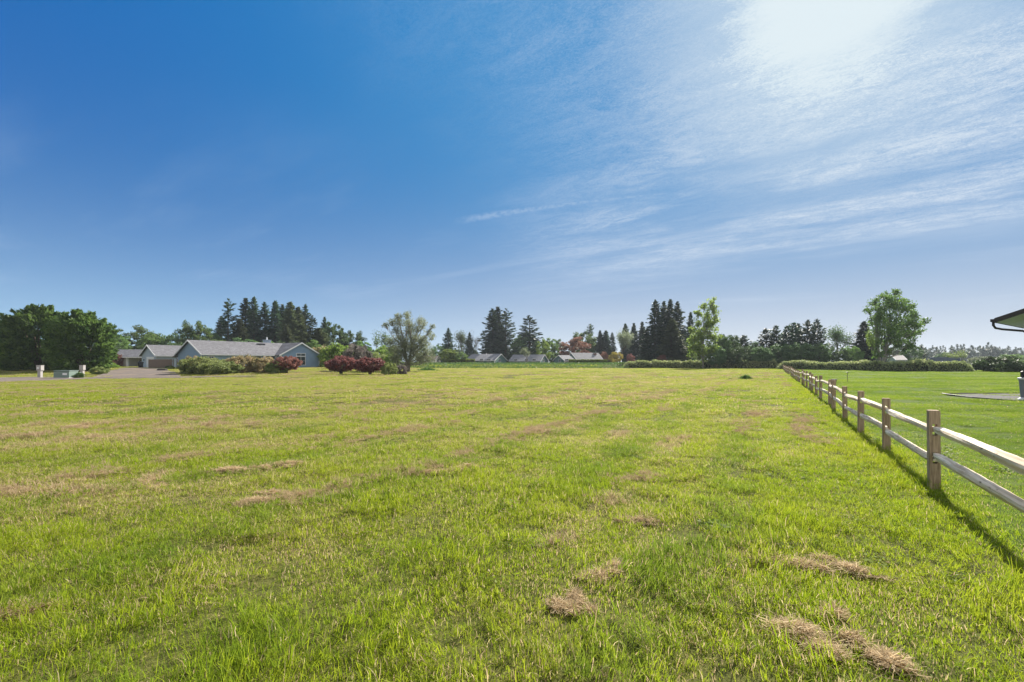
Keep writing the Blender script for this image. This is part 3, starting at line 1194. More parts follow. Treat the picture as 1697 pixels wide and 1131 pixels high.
def garage():
    root = empty('blue_garage', (-68.9, 86.3, .45), math.atan2(13.5, 8.5), 'blue garage with white gable door behind the board fence, left of the long house', 'garage')
    gable_walls(0, 10, 3.2, 2.55, 4.35, BLUEPALE, root)
    gable_roof_x(0, 10, 3.2, 2.55, 4.35, .45, SHIN, root)
    dm, k = new_mat('white_door_panels')
    tc = k.n('ShaderNodeTexCoord').outputs['Object']
    z = k.sep(tc)[2]
    principled(k, (.72, .74, .76, 1), .5, .3, k.ss(k.math('FRACT', k.math('MULTIPLY', z, 2.0)), 0, .1), .5, .02)
    MB().box(-.06, 0, -2.4, .9, -.3, 2.2).build('garage_door', dm, root)
    MB().box(-.12, -.0, 2.0, 2.2, 1.5, 1.75).build('wall_lamp', BLACK, root)
    # far side shed roof joining the carport
    return root


def beige_house():
    root = empty('beige_cottage', (-84.2, 104.5, .45), 0, 'small beige cottage with open carport beyond the garage', 'house')
    # local: ridge along x
    hw, ze, zr = 3.6, 2.4, 3.95
    gable_walls(-6.2, -1.4, hw, ze, zr, BEIGE, root)
    gable_roof_x(-6.2, 2.6, hw, ze, zr, .5, SHIN, root)
    MB().box(-1.4, 2.5, 0, .2, -.4, 2.35).build('carport_wall', BEIGE, root)
    MB().box(-1.35, -1.0, -hw - .05, -hw + .3, -.4, 2.2).build('porch_post', WHITE, root)
    MB().box(2.2, 2.5, -hw, -hw + .3, -.4, 2.2).build('porch_post', WHITE, root)
    window(root, wall_M(-3.4, -hw, 1.35, 0, -1), 1.7, 1.1, .09, 1)
    # log rack
    x0, y0 = -82.9, 102.0
    z0 = h1(x0, y0)
    lr = empty('log_rack', (x0, y0, z0), 0, 'dark hooped rack holding pale cut logs under the carport roof', 'rack')
    pts = [(-.75 * math.cos(t), 0, .75 + .75 * math.sin(t)) for t in np.linspace(-PI / 2, 3 * PI / 2, 21)]
    MB().tube(pts, [.07] * 21, 6).build('hoop', BLACK, lr)
    LOG = mat_simple('cut_logs', (.38, .27, .17), .9, .1, .4, 12)
    rnd = random.Random(2)
    b = MB()
    for zz in range(4):
        for xx in range(-2, 3):
            cx_ = xx * .2 + (zz % 2) * .1; cz_ = .2 + zz * .17
            if cx_ ** 2 + (cz_ - .75) ** 2 < .5:
                r_ = rnd.uniform(.07, .09)
                b.tube([(cx_, -.25, cz_), (cx_, .25, cz_)], [r_, r_], 8)
    b.build('logs', LOG, lr)
    # wheeled bin beside the garage
    x0, y0 = -69.7, 85.4
    tb = empty('wheeled_bin', (x0, y0, h1(x0, y0)), .3, 'black wheeled bin standing by the garage corner', 'bin')
    MB().add([(-.25, -.28, .08), (.25, -.28, .08), (.25, .22, .08), (-.25, .22, .08), (-.32, -.36, 1.0), (.32, -.36, 1.0), (.32, .36, 1.0), (-.32, .36, 1.0)],
             [(0, 3, 2, 1), (4, 5, 6, 7), (0, 1, 5, 4), (1, 2, 6, 5), (2, 3, 7, 6), (3, 0, 4, 7)]).build('body', BLACK, tb)
    MB().prism_x([(-.42, 1.0), (.4, 1.0), (.4, 1.06), (0, 1.13), (-.42, 1.05)][::-1], -.35, .35).build('lid', BLACK, tb)
    for s in (-1, 1):
        MB().tube([(s * .26 - .03, .3, .12), (s * .26 + .03, .3, .12)], [.12, .12], 12).build('wheel', DARKM, tb)


def board_fence():
    # weathered boards between garage and long house
    p0 = Vector((px(246, 82.5), 82.5, 0)); p1 = Vector((px(286, 80.0), 80.0, 0))
    d = p1 - p0
    root = empty('board_fence', (p0.x, p0.y, .55), math.atan2(d.y, d.x), 'weathered brown board fence between garage and long house', 'fence')
    L = d.length
    b = MB(); n = int(L / .15); r = random.Random(3)
    for i in range(n):
        b.box(i * .15, i * .15 + .14, -.01, .012, -.3, 1.6 + r.uniform(-.02, .02))
    b.build('board_panel', BROWNW, root)
    b = MB().box(0, L, .013, .05, .25, .34).box(0, L, .013, .05, 1.2, 1.29)
    b.build('cross_rail', BROWNW, root)
    for i in range(4):
        x = L * i / 3
        MB().box(x - .05, x + .05, .052, .15, -.3, 1.62).build('post', BROWNW, root)


def far_house(name, label, xr0, xr1, yr, apex_side, ye, wpx, Y, wmat, rmat, chim=None, cat='house'):
    """far house whose ridge runs across the view: ridge pixel columns xr0..xr1 at row yr; eave row ye; wpx = pixels the gable end spans"""
    g = h1(px((xr0 + xr1) / 2, Y), Y)
    X0, X1 = px(xr0, Y), px(xr1, Y)
    zr = pz(yr, Y) - g; ze = pz(ye, Y - 4) - g
    L = X1 - X0
    rot = .42 if apex_side == 'r' else -.42
    hw = abs(wpx) / F * Y / 2 / math.sin(abs(rot) + .05) * .92
    hw = min(hw, 5.5)
    Lr = L / math.cos(rot)
    root = empty(name, ((X0 + X1) / 2, Y, g), -rot if apex_side == 'r' else -rot, label, cat)
    gable_walls(-Lr / 2, Lr / 2, hw, ze, zr, wmat, root, zb=-.8)
    gable_roof_x(-Lr / 2, Lr / 2, hw, ze, zr, .45, rmat, root, ohx=.3)
    s = 1 if apex_side == 'r' else -1
    window(root, wall_M(s * Lr / 2, -hw * .15, 1.3, s, 0), 1.6, 1.1, .1, 1)
    for fx in (-.3, .05, .3):
        window(root, wall_M(fx * Lr, -hw, 1.35, 0, -1), 1.4, 1.0, .1, 1)
    MB().box(s * Lr / 2 - .1, s * Lr / 2 + .08, -hw - .08, -hw + .1, -.5, ze).build('corner_board', WHITE, root)
    if chim:
        cxp, wpx_, top = chim
        cx_ = (px(cxp, Y) - (X0 + X1) / 2) / math.cos(rot)
        w_ = wpx_ / F * Y / 2
        c = MB().box(cx_ - w_, cx_ + w_, -1.3, -.5, ze, pz(top, Y) - g).build('chimney', BRICK, root)
        MB().box(cx_ - w_ - .05, cx_ + w_ + .05, -1.36, -.44, pz(top, Y) - g, pz(top, Y) - g + .1).build('chimney_cap', CONC, c)
    return root


main_house()
garage()
beige_house()
board_fence()
far_house('teal_house', 'teal house with grey roof beside the clipped hedge, first of the far row', 783, 830, 587.5, 'r', 597.5, 26, 182, TEAL, SHIN2)
far_house('teal_house', 'teal house with pale tree before its middle, second of the far row', 852, 901, 588.5, 'r', 598, 17, 186, TEAL, SHIN2)
far_house('teal_house', 'small teal gable house between the second house and the chimney house', 926, 943, 589.5, 'l', 598, 18, 184, TEAL, SHIN2)
far_house('teal_house', 'largest far house with long pale roof and brown brick chimney', 946, 992, 585.5, 'l', 597, 16, 190, TEAL, SHIN2, (985, 4.5, 585.8))
far_house('pink_roof_house', 'low house with pinkish roof just right of the birch', 700, 727, 590.5, 'r', 596, 8, 210, CREAM, SHINP)
far_house('white_roof_shed', 'shed with pale bright roof behind the tall round maple', 1481, 1492, 590, 'r', 596.5, 18, 150, CREAM, CONC, cat='shed')
far_house('slate_roof_house', 'long dark slate roofed house beyond the right hedge', 1541, 1580, 593, 'r', 601, 6, 170, TEAL, SHIND)
# vent on the first far roof
_v = [o for o in bpy.data.objects if o.name == 'teal_house'][0]
MB().lathe([(.12, 0), (.12, .8), (.2, .8), (.2, 1.0)], (.5, -1.2, 3.2), 8).build('roof_vent', WHITE, _v)


def right_house():
    # gable end with a deep overhang; its eave runs away to the right, only the corner reaches into the frame
    Y0 = 17.0
    X0 = px(1650, Y0)
    z = pz(533, Y0)
    root = empty('white_house', (X0, Y0, 0), math.atan2(-.83, .555), 'pale house at the frame edge showing only its dark edged eave corner and downpipe', 'house')
    DK = mat_simple('dark_fascia', (.035, .03, .03), .5, .4)
    SOF = mat_siding('soffit_boards', (.66, .72, .86), .12, True)
    # local: +x up the rake, +y along the eave away from the viewer
    L, W, sl, ov = 12.0, 9.0, .40, .74
    prof = [(0, z), (W / 2, z + W / 2 * sl), (W, z), (W, z + .1), (W / 2, z + W / 2 * sl + .1), (0, z + .1)][::-1]
    rf = MB().prism_y(prof, 0, L).build('roof', SHIND, root)
    b = MB()
    for x0, x1 in ((-.03, W / 2), (W + .03, W / 2)):
        pr = [(x0, z - .06), (x1, z - .06 + W / 2 * sl), (x1, z + .12 + W / 2 * sl), (x0, z + .12)]
        b.prism_y(pr, -.04, -.002)
    b.build('bargeboard', DK, rf)
    MB().prism_y([(-.14, z - .01), (-.032, z - .05), (-.032, z + .09), (-.14, z + .09)], -.02, L).build('gutter', DK, rf)
    prof = [(0.0, z - .035), (W / 2, z - .035 + W / 2 * sl), (W, z - .035), (W, z - .005), (W / 2, z - .005 + W / 2 * sl), (0.0, z - .005)][::-1]
    MB().prism_y(prof, 0, L).build('soffit', SOF, rf)
    prof = [(ov, -.3), (W - ov, -.3), (W - ov, z + ov * sl - .04), (W / 2, z + W / 2 * sl - .04), (ov, z + ov * sl - .04)]
    MB().prism_y(prof[::-1], ov, L - ov).build('wall', CREAM, root)
    MB().box(ov - .03, ov + .09, ov - .03, ov - .002, -.3, z + .1).build('corner_board', WHITE, root)
    MB().tube([(-.08, .12, z - .02), (-.08, .12, z - .14), (-.03, .16, z - .24), (.12, .32, z - .29), (ov - .16, ov + .02, z - .36), (ov - .06, ov + .10, z - .46), (ov - .06, ov + .10, .1)],
              [.04] * 7, 8).build('downpipe', DK, root, smooth=True)
    window(root, wall_M(2.6, ov, 1.5, 0, -1), 1.4, 1.2, .09, 1)
    window(root, wall_M(6.2, ov, 1.5, 0, -1), 1.4, 1.2, .09, 1)
    # gravel bed and edging
    m, k = new_mat('grey_gravel')
    geo = k.n('ShaderNodeNewGeometry').outputs['Position']
    v = k.n('ShaderNodeTexVoronoi'); v.inputs['Scale'].default_value = 26
    k.put(v.inputs['Vector'], geo)
    rr = k.n('ShaderNodeHueSaturation'); k.put(rr.inputs['Color'], v.outputs['Color']); rr.inputs['Saturation'].default_value = .12; rr.inputs['Value'].default_value = .13
    principled(k, rr.outputs[0], .9, .1, v.outputs['Distance'], -1.0, .03)
    poly = [(18.05, 22.2), (26, 24.2), (34, 24.2), (34, 15.0), (26, 15.0), (23.5, 17.9)]
    poly = [(px(1612, 20.9), 20.9), (22.3, 23.6), (34, 24.5), (34, 15.0), (25, 15.0), (px(1698, 18.9), 18.9)]
    zt = .035
    n = len(poly)
    zs = [h1(*p) + zt for p in poly]
    b = MB().add([(x, y, z_ - .25) for (x, y), z_ in zip(poly, zs)] + [(x, y, max(zs) - .03) for (x, y) in poly],
                 [tuple(range(n))[::-1], tuple(range(n, 2 * n))] + [(i, (i + 1) % n, (i + 1) % n + n, i + n) for i in range(n)])
    tag(b.build('gravel_bed', m), kind='structure')
    ed = [Vector((x, y, max(zs) - .02)) for x, y in poly]
    b = MB().tube([ed[5], ed[0], ed[1], ed[2]], [.03] * 4, 6)
    tag(b.build('bed_edging', DK), 'black edging strip round the grey gravel bed', 'edging')
    # tapered planter column on a white foot
    cx_, cy_ = px(1696.5, 19.6), 19.6
    gz = max(zs) - .03
    ur = empty('planter_urn', (cx_, cy_, gz), 0, 'tall tapered grey urn on a white foot standing on the gravel', 'planter')
    ur.scale = (.72, .72, 1.02)
    UG = mat_simple('blue_grey_glaze', (.20, .215, .25), .45, .4)
    MB().lathe([(.27, 0), (.28, .04), (.2, .09), (.15, .12)], (0, 0, 0), 24).build('foot', WHITE, ur, smooth=False)
    MB().lathe([(.13, .12), (.15, .3), (.2, .8), (.23, .88)], (0, 0, 0), 24).build('body', UG, ur)
    MB().lathe([(.25, .88), (.26, .9), (.26, .95), (.2, .96)], (0, 0, 0), 24).build('rim', WHITE, ur)
    MB().lathe([(.1, .96), (.14, 1.0), (.14, 1.2), (.06, 1.24)], (0, 0, 0), 16).build('cap', BLACK, ur)


right_house()


# ---------------------------------------------------------------- drive, utility boxes, small things
def build_drive():
    m, k = new_mat('drive_gravel')
    geo = k.n('ShaderNodeNewGeometry').outputs['Position']
    n = k.noise(geo, 12, 6, .75); n2 = k.noise(geo, .35, 4, .6)
    c = k.mix(k.ss(n, .3, .7), (.10, .085, .075, 1), (.21, .18, .16, 1))
    c = k.mix(k.ss(n2, .5, .7, 0, .6), c, (.30, .23, .17, 1))
    principled(k, c, .95, .05, n, .8, .03)

    def sheet(name, rows, lift):
        V = []; r_ = len(rows); c_ = 9
        for (a_, b_) in rows:
            for j in range(c_):
                t = j / (c_ - 1)
                x = a_[0] + (b_[0] - a_[0]) * t; y = a_[1] + (b_[1] - a_[1]) * t
                V.append((x, y, h1(x, y) + lift))
        Fs = []
        for i in range(r_ - 1):
            for j in range(c_ - 1):
                q = i * c_ + j
                Fs.append((q, q + 1, q + c_ + 1, q + c_))
        b = MB().add(V, Fs)
        tag(b.build(name, m, smooth=True), kind='structure')
    rows = []
    for x in np.linspace(-95, -30, 66):
        cy = float(drive_y(x)); w = float(drive_w(x))
        rows.append(((x, cy - w), (x, cy + w)))
    sheet('driveway', rows, .05)
    rows = []
    for y in np.linspace(49, 84, 36):
        rows.append(((px(float(yard_a(y)), y), y), (px(float(yard_b(y)), y), y)))
    sheet('drive_yard', rows, .062)


build_drive()


def pedestal(name, x, y, h, w, label, meter):
    r = empty(name, (x, y, h1(x, y)), .1, label, 'utility pedestal')
    MB().box(-w * .32, w * .32, -w * .3, w * .3, -.1, h * .6).build('stem', GREYB, r)
    MB().box(-w / 2, w / 2, -w * .4, w * .4, h * .6 + .002, h).box(-w * .54, w * .54, -w * .44, w * .44, h, h + .04).build('box', GREYB, r)
    if meter:
        MB().tube([(0, -w * .4, h * .8), (0, -w * .4 - .1, h * .8)], [.09, .08], 16).build('meter', WHITE, r)
    else:
        MB().box(-w * .38, w * .38, -w * .4 - .012, -w * .4, h * .66, h * .94).build('door', GREYB, r)


pedestal('utility_pedestal', px(66.5, 48.5), 48.5, 1.3, .46, 'grey meter post with stepped head left of the green box', True)
pedestal('utility_pedestal', px(136.5, 51.5), 51.5, 1.3, .42, 'slim pale pedestal right of the green transformer box', False)


def transformer():
    Y = 47.5
    r = empty('transformer_box', (px(109, Y), Y, h1(px(109, Y), Y)), .06, 'low grey green transformer box beside the gravel drive', 'transformer')
    MB().box(-.82, .82, -.6, .6, -.05, .12).build('pad', CONC, r)
    MB().prism_x([(-.5, .12), (.55, .12), (.55, .80), (-.42, .80), (-.5, .7)][::-1], -.76, .76).build('cabinet', GREENB, r)
    MB().box(-.8, .8, -.52, .6, .80, .86).build('lid', GREENB, r)
    MB().box(.12, .55, -.512, -.5, .38, .58).build('warning_label', WHITE, r)
    Y = 50
    r = empty('junction_box', (px(128.5, Y), Y, h1(px(128.5, Y), Y)), 0, 'small pale green box behind the transformer', 'junction box')
    MB().box(-.2, .2, -.17, .17, -.05, .5).build('body', GREENB, r)
    MB().prism_x([(-.2, .5), (.2, .5), (.17, .58), (-.17, .58)][::-1], -.22, .22).build('lid', GREENB, r)
    # white stake by the round bush
    Y = 57
    r = empty('marker_stake', (px(345, Y), Y, h1(px(345, Y), Y)), 0, 'short white marker stake in front of the big round shrub', 'stake')
    MB().box(-.05, .05, -.02, .02, -.1, .62).build('board', WHITE, r)
    MB().prism_x([(-.02, .62), (.02, .62), (0, .68)][::-1], -.05, .05).build('tip', WHITE, r)
    # stone by the yard
    Y = 66
    b = MB(); rr = random.Random(1)
    b.lathe([(.55, 0), (.62, .1), (.55, .26), (.3, .32)], (0, 0, 0), 11)
    o = b.build('boulder', mat_simple('dark_stone', (.06, .055, .05), .9), None, loc=(px(269, Y), Y, h1(px(269, Y), Y)))
    o.scale = (1.2, .8, 1)
    tag(o, 'flat dark boulder on the grass edge below the board fence', 'boulder')
    # sprinkler stake and low box on the lawn
    Y = 37
    r = empty('sprinkler_stake', (px(1404.5, Y), Y, h1(px(1404.5, Y), Y)), .3, 'thin dark sprinkler stake with cross head on the lawn', 'sprinkler')
    MB().tube([(0, 0, -.1), (0, 0, .78)], [.018, .018], 8).build('pole', DARKM, r)
    MB().tube([(-.14, 0, .78), (0, .02, .83), (.14, 0, .78)], [.02, .028, .02], 8).build('head', DARKM, r)
    Y = 38.5
    r = empty('lantern_post', (px(1382.5, Y), Y, h1(px(1382.5, Y), Y)), .2, 'small dark box with flat cap low on the lawn by the fence', 'garden light')
    MB().box(-.12, .12, -.12, .12, -.05, .22).build('body', DARKM, r)
    MB().box(-.17, .17, -.17, .17, .22, .27).build('cap', CONC, r)
    # low white wall beyond the right hedge
    Y = 92
    r = MB().box(-2.2, 2.2, -.15, .15, -.3, .66).build('low_wall', WHITE, None, loc=(px(1608, Y), Y, h1(px(1608, Y), Y)))
    tag(r, 'low white wall seen past the end of the right hedge', 'wall')


transformer()


# ---------------------------------------------------------------- foliage generators (unlinked prototypes, reused by copies)
def conifer(Ht, Rd, z0=.06, gap=.12, droop=.25, whorls=48, per=8, leaf=.42, shape=.85, top=1.0, seed=1, prof=None, mass=1.0):
    """returns crown quads and rnd values"""
    r = np.random.RandomState(seed)
    C, U, V, su, sv, rn = [], [], [], [], [], []
    lean = r.normal(0, .01, 2)
    sec = r.uniform(.7, 1.15, 12)
    for w in range(whorls):
        t = w / (whorls - 1)
        z = Ht * (z0 + (1 - z0) * t)
        base = Rd * ((1 - t) ** shape) * (.7 + .3 * min(1, t * 6 + .5))
        if prof is not None:
            base = Rd * float(np.interp(t, *prof))
        wv = r.uniform(.7, 1.12)
        nb = max(4, int(per * (1 - .4 * t)))
        a0 = r.uniform(0, 6.28)
        for b in range(nb):
            if r.uniform() < gap:
                continue
            a = a0 + 2 * PI * b / nb + r.normal(0, .25)
            L = base * wv * r.uniform(.65, 1.12) * sec[int((a % 6.283) / 6.283 * 12) % 12] + .12
            sl = -droop + (.75 + droop) * t ** 2.2 + r.normal(0, .07)
            n = max(4, int(L / leaf * 4.6 * mass))
            tt = r.uniform(.08, 1.0, n) ** .75
            d = np.array([math.cos(a), math.sin(a), sl])
            side = np.array([-math.sin(a), math.cos(a), 0])
            off = r.normal(0, 1, n) * .26 * L * (1.08 - tt)
            sag = -.10 * L * np.sin(tt * PI)
            P = np.outer(tt * L, d) + np.outer(off, side)
            P[:, 2] += z + sag + r.normal(0, .12, n)
            P[:, :2] += lean * z
            ang = np.sign(off) * r.uniform(.2, .9, n)
            u = np.stack([np.cos(a + ang), np.sin(a + ang), sl + r.normal(-.15, .25, n)], 1)
            u = unit(u)
            v = unit(np.cross(u, r.normal(size=(n, 3)) * .6 + np.array([0, 0, 1.0])))
            C.append(P); U.append(u); V.append(v)
            su.append(r.uniform(.7, 1.3, n) * leaf * .9); sv.append(r.uniform(.7, 1.3, n) * leaf * .36)
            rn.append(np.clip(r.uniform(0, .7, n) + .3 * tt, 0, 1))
    C = np.concatenate(C); U = np.concatenate(U); V = np.concatenate(V)
    return cards(C, U, V, np.concatenate(su), np.concatenate(sv)), np.concatenate(rn)


def trunk_mesh(Ht, r0, mat, seed=0, limbs=None, lean=0.0):
    r = random.Random(seed)
    b = MB()
    n = 8
    pts = [(lean * i / n * Ht + r.uniform(-.06, .06) * Ht * .05, r.uniform(-.06, .06) * Ht * .05, Ht * i / n - (.3 if i == 0 else 0)) for i in range(n + 1)]
    b.tube(pts, [r0 * (1 - i / (n + .4)) * (1.35 if i == 0 else 1) for i in range(n + 1)], 8)
    return b.mesh('trunk', mat, True)


def grow(Ht, Wd, seed=1, levels=4, trunk_frac=.22, r0=.3, spread=.7, upb=.35, nleaf=26, leaf=.2, ms=1, sparse=0.0, clus=.5, kids=(3, 5)):
    """recursive limbs; returns limb MB, leaf quads, rnd; fitted to Ht x Wd"""
    r = np.random.RandomState(seed)
    segs = []; tips = []

    def br(p, d, L, rad_, lev):
        k = 3 if lev < levels else 2
        pts = [p]; q = p.copy(); dd = d.copy()
        for i in range(k):
            dd = dd + r.normal(0, .16, 3) + np.array([0, 0, upb * .18])
            dd = dd / np.linalg.norm(dd)
            q = q + dd * L / k
            pts.append(q.copy())
        segs.append((pts, [rad_ * (1 - .45 * i / k) for i in range(k + 1)], lev))
        if lev >= levels - 1:
            tips.append((pts, L, lev))
        if lev >= levels:
            return
        nk = r.randint(kids[0], kids[1] + 1)
        for j in range(nk):
            f = r.uniform(.35, 1.0) if j else 1.0
            i0 = min(k, max(1, int(round(f * k))))
            side = r.normal(size=3); side -= dd * side.dot(dd); side /= np.linalg.norm(side)
            nd = dd * (1 - spread * r.uniform(.4, 1.0)) + side * spread * r.uniform(.6, 1.1) + np.array([0, 0, upb])
            nd /= np.linalg.norm(nd)
            br(pts[i0], nd, L * r.uniform(.55, .85), rad_ * .58 * r.uniform(.8, 1.1), lev + 1)
    for m in range(ms):
        a = r.uniform(0, 6.28)
        d = np.array([math.cos(a) * .25 * (ms > 1), math.sin(a) * .25 * (ms > 1), 1.0]); d /= np.linalg.norm(d)
        br(np.array([0, 0, 0.0]), d, Ht * trunk_frac * r.uniform(.85, 1.15) * (1.4 if ms > 1 else 1), r0 / math.sqrt(ms), 0)
    P = []; 
    for pts, L, lev in tips:
        if r.uniform() < sparse:
            continue
        n = int(nleaf * r.uniform(.5, 1.5))
        t = r.uniform(0, 1, n)
        a_ = np.array(pts); 
        q = np.stack([np.interp(t, np.linspace(0, 1, len(a_)), a_[:, i]) for i in range(3)], 1)
        P.append(q + r.normal(0, clus * .4, (n, 3)))
    P = np.concatenate(P)
    # fit
    zt = np.percentile(P[:, 2], 99.6); wx = np.percentile(np.abs(P[:, 0]), 98.5); wy = np.percentile(np.abs(P[:, 1]), 98.5)
    sx, sy, sz = Wd / 2 / wx, Wd / 2 / wy, Ht / zt
    P = P * np.array([sx, sy, sz])
    n = len(P)
    u = unit(r.normal(size=(n, 3)) + np.array([0, 0, -.4])); v = unit(np.cross(u, r.normal(size=(n, 3))))
    Q = cards(P, u, v, r.uniform(.7, 1.3, n) * leaf, r.uniform(.7, 1.3, n) * leaf * .6)
    b = MB()
    for pts, rs, lev in segs:
        pts = [(p[0] * sx, p[1] * sy, p[2] * sz) for p in pts]
        if lev == 0:
            pts[0] = (pts[0][0], pts[0][1], -.3)
        b.tube(pts, rs, 7 if lev < 2 else 4, cap=lev < 2)
    return b, Q, r.uniform(0, 1, n)


def clumped(Ht, Wd, Dp=None, seed=1, K=90, m=110, leaf=.2, zb=.12, flat=.9, cr=.13, top=2.2, hollow=.45, skirt=1.0, conic=0.0):
    """crown of leaf clumps over a domed envelope"""
    r = np.random.RandomState(seed)
    Dp = Dp or Wd
    d = unit(r.normal(size=(K, 3)))
    rr = r.uniform(hollow, 1.0, K)[:, None] ** .6
    E = d * rr
    z = (E[:, 2] * .5 + .5)
    ph = r.uniform(0, 6.28, 3)
    az = np.arctan2(E[:, 1], E[:, 0])
    wob = 1 + .13 * np.sin(2 * az + ph[0]) + .09 * np.sin(5 * az + ph[1] + 3 * z)
    X = E[:, 0] * Wd / 2 * wob * (1 - conic * z); Y = E[:, 1] * Dp / 2 * wob * (1 - conic * z)
    Z = Ht * (zb + (1 - zb) * z * (1 + .07 * np.sin(3 * az + ph[2])))
    crr = cr * Wd * r.uniform(.6, 1.3, K)
    idx = np.repeat(np.arange(K), m)
    n = len(idx)
    dd = unit(r.normal(size=(n, 3))) * (r.uniform(0, 1, n) ** .45)[:, None]
    P = np.stack([X, Y, Z], 1)[idx] + dd * crr[idx][:, None] * np.array([1, 1, .72])
    P[:, 2] = np.maximum(P[:, 2], .05)
    u = unit(r.normal(size=(n, 3)) + dd * .7 + np.array([0, 0, -.2])); v = unit(np.cross(u, r.normal(size=(n, 3))))
    cb = r.uniform(0, 1, K)[idx]
    rn = np.clip(.45 * r.uniform(0, 1, n) + .55 * cb, 0, 1)
    return cards(P, u, v, r.uniform(.7, 1.3, n) * leaf, r.uniform(.7, 1.3, n) * leaf * .6), rn


PROTO = {}


def proto(kind):
    """list of (crown_mesh, trunk_mesh, H, W) per kind, made on first use"""
    if kind in PROTO:
        return PROTO[kind]
    out = []
    if kind == 'fir':
        for s in range(4):
            Q, rn = conifer(20, 3.7, .03, .05 + .03 * s, .22, 62, 9, .42, .72, seed=20 + s)
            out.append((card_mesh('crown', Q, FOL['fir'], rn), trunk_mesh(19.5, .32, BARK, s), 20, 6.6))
    elif kind == 'ragged':
        for s in range(3):
            Q, rn = conifer(20, 4.2, .05, .26, .10, 36, 8, .48, .62, seed=40 + s, mass=1.0)
            out.append((card_mesh('crown', Q, FOL['fir'], rn), trunk_mesh(19.6, .35, BARK, 10 + s), 20, 7.6))
    elif kind == 'oddtop':
        pr = ([0, .3, .5, .62, .68, .74, .8, .9, 1.0], [.9, 1.0, .9, .55, .3, .62, .75, .5, .08])
        Q, rn = conifer(16, 2.7, .05, .2, .0, 36, 8, .42, .7, seed=60, prof=pr)
        out.append((card_mesh('crown', Q, FOL['fir'], rn), trunk_mesh(15.5, .3, BARK, 15), 16, 5.2))
    elif kind == 'column':
        for s in range(2):
            pr = ([0, .15, .5, .8, 1.0], [.8, 1.0, .85, .5, .06])
            Q, rn = conifer(18, 2.5, .02, .03, -.35, 64, 10, .38, .7, seed=70 + s, prof=pr)
            out.append((card_mesh('crown', Q, FOL['fir'], rn), trunk_mesh(17, .28, BARK, 20 + s), 18, 4.4))
    elif kind == 'feather':
        # open-branched conifers of the windbreak row
        for s in range(4):
            Q, rn = conifer(12, 3.0, .02, .15, -.12, 32, 9, .36, .55, seed=80 + s, mass=1.0)
            out.append((card_mesh('crown', Q, FOL['fir'], rn), trunk_mesh(11.8, .2, BARK, 24 + s), 12, 5.2))
    elif kind == 'broad':
        for s in range(4):
            Q, rn = clumped(12, 11, seed=90 + s, K=120, m=90, leaf=.24, zb=.05, cr=.10)
            out.append((card_mesh('crown', Q, FOL['oak'], rn), trunk_mesh(8, .3, BARK, 30 + s), 12.6, 11.6))
    elif kind == 'open':
        for s in range(3):
            b, Q, rn = grow(14, 9, 100 + s, 5, .2, .28, .6, .28, 10, .2, clus=.9, kids=(2, 4))
            out.append((card_mesh('crown', Q, FOL['oak'], rn), b.mesh('trunk', BARK, True), 14, 9))
    elif kind == 'bare':
        for s in range(2):
            b, Q, rn = grow(12, 7, 120 + s, 5, .22, .2, .5, .5, 2, .10, clus=.5, kids=(2, 4))
            out.append((card_mesh('crown', Q, FOL['tan'], rn), b.mesh('trunk', BARKG, True), 12, 7))
    elif kind == 'bush':
        for s in range(4):
            Q, rn = clumped(2.4, 4.6, seed=130 + s, K=110, m=80, leaf=.11, zb=-.15, cr=.10, hollow=.5)
            out.append((card_mesh('foliage', Q, FOL['shrub'], rn), stems(1.6, 1.2, 140 + s), 2.6, 4.8))
    elif kind == 'redmaple':
        for s in range(3):
            Q, rn = clumped(2.3, 4.2, seed=150 + s, K=130, m=80, leaf=.10, zb=.18, cr=.085, hollow=.45)
            out.append((card_mesh('crown', Q, FOL['red'], rn), stems(1.7, 1.3, 160 + s, .07), 2.6, 4.5))
    elif kind == 'weed':
        r = np.random.RandomState(190)
        for s in range(2):
            n = 420
            c = r.normal(0, 1, (n, 2)) * .24; hh = r.uniform(.1, .62, n) * np.exp(-(c ** 2).sum(1) * 3)
            u = unit(np.stack([c[:, 0] * 1.2 + r.normal(0, .35, n), c[:, 1] * 1.2 + r.normal(0, .35, n), np.ones(n)], 1)); v = unit(np.cross(u, r.normal(size=(n, 3))))
            Q = cards(np.stack([c[:, 0], c[:, 1], hh * .75], 1), u, v, r.uniform(.10, .2, n), r.uniform(.02, .045, n))
            out.append((card_mesh('foliage', Q, FOL['weed'], r.uniform(0, 1, n)), stems(.4, .2, 191 + s, .01), .75, 1.1))
    PROTO[kind] = out
    return out


def stems(h, spread, seed, r0=.05):
    r = random.Random(seed)
    b = MB()
    for i in range(9):
        a = r.uniform(0, 6.28); q = r.uniform(.3, 1) * spread
        b.tube([(0.06 * math.cos(a), .06 * math.sin(a), -.2), (q * .3 * math.cos(a), q * .3 * math.sin(a), h * .4), (q * math.cos(a), q * math.sin(a), h * r.uniform(.8, 1.05))],
               [r0, r0 * .7, r0 * .25], 6)
    return b.mesh('stems', BARK, True)


_rt = random.Random(9)


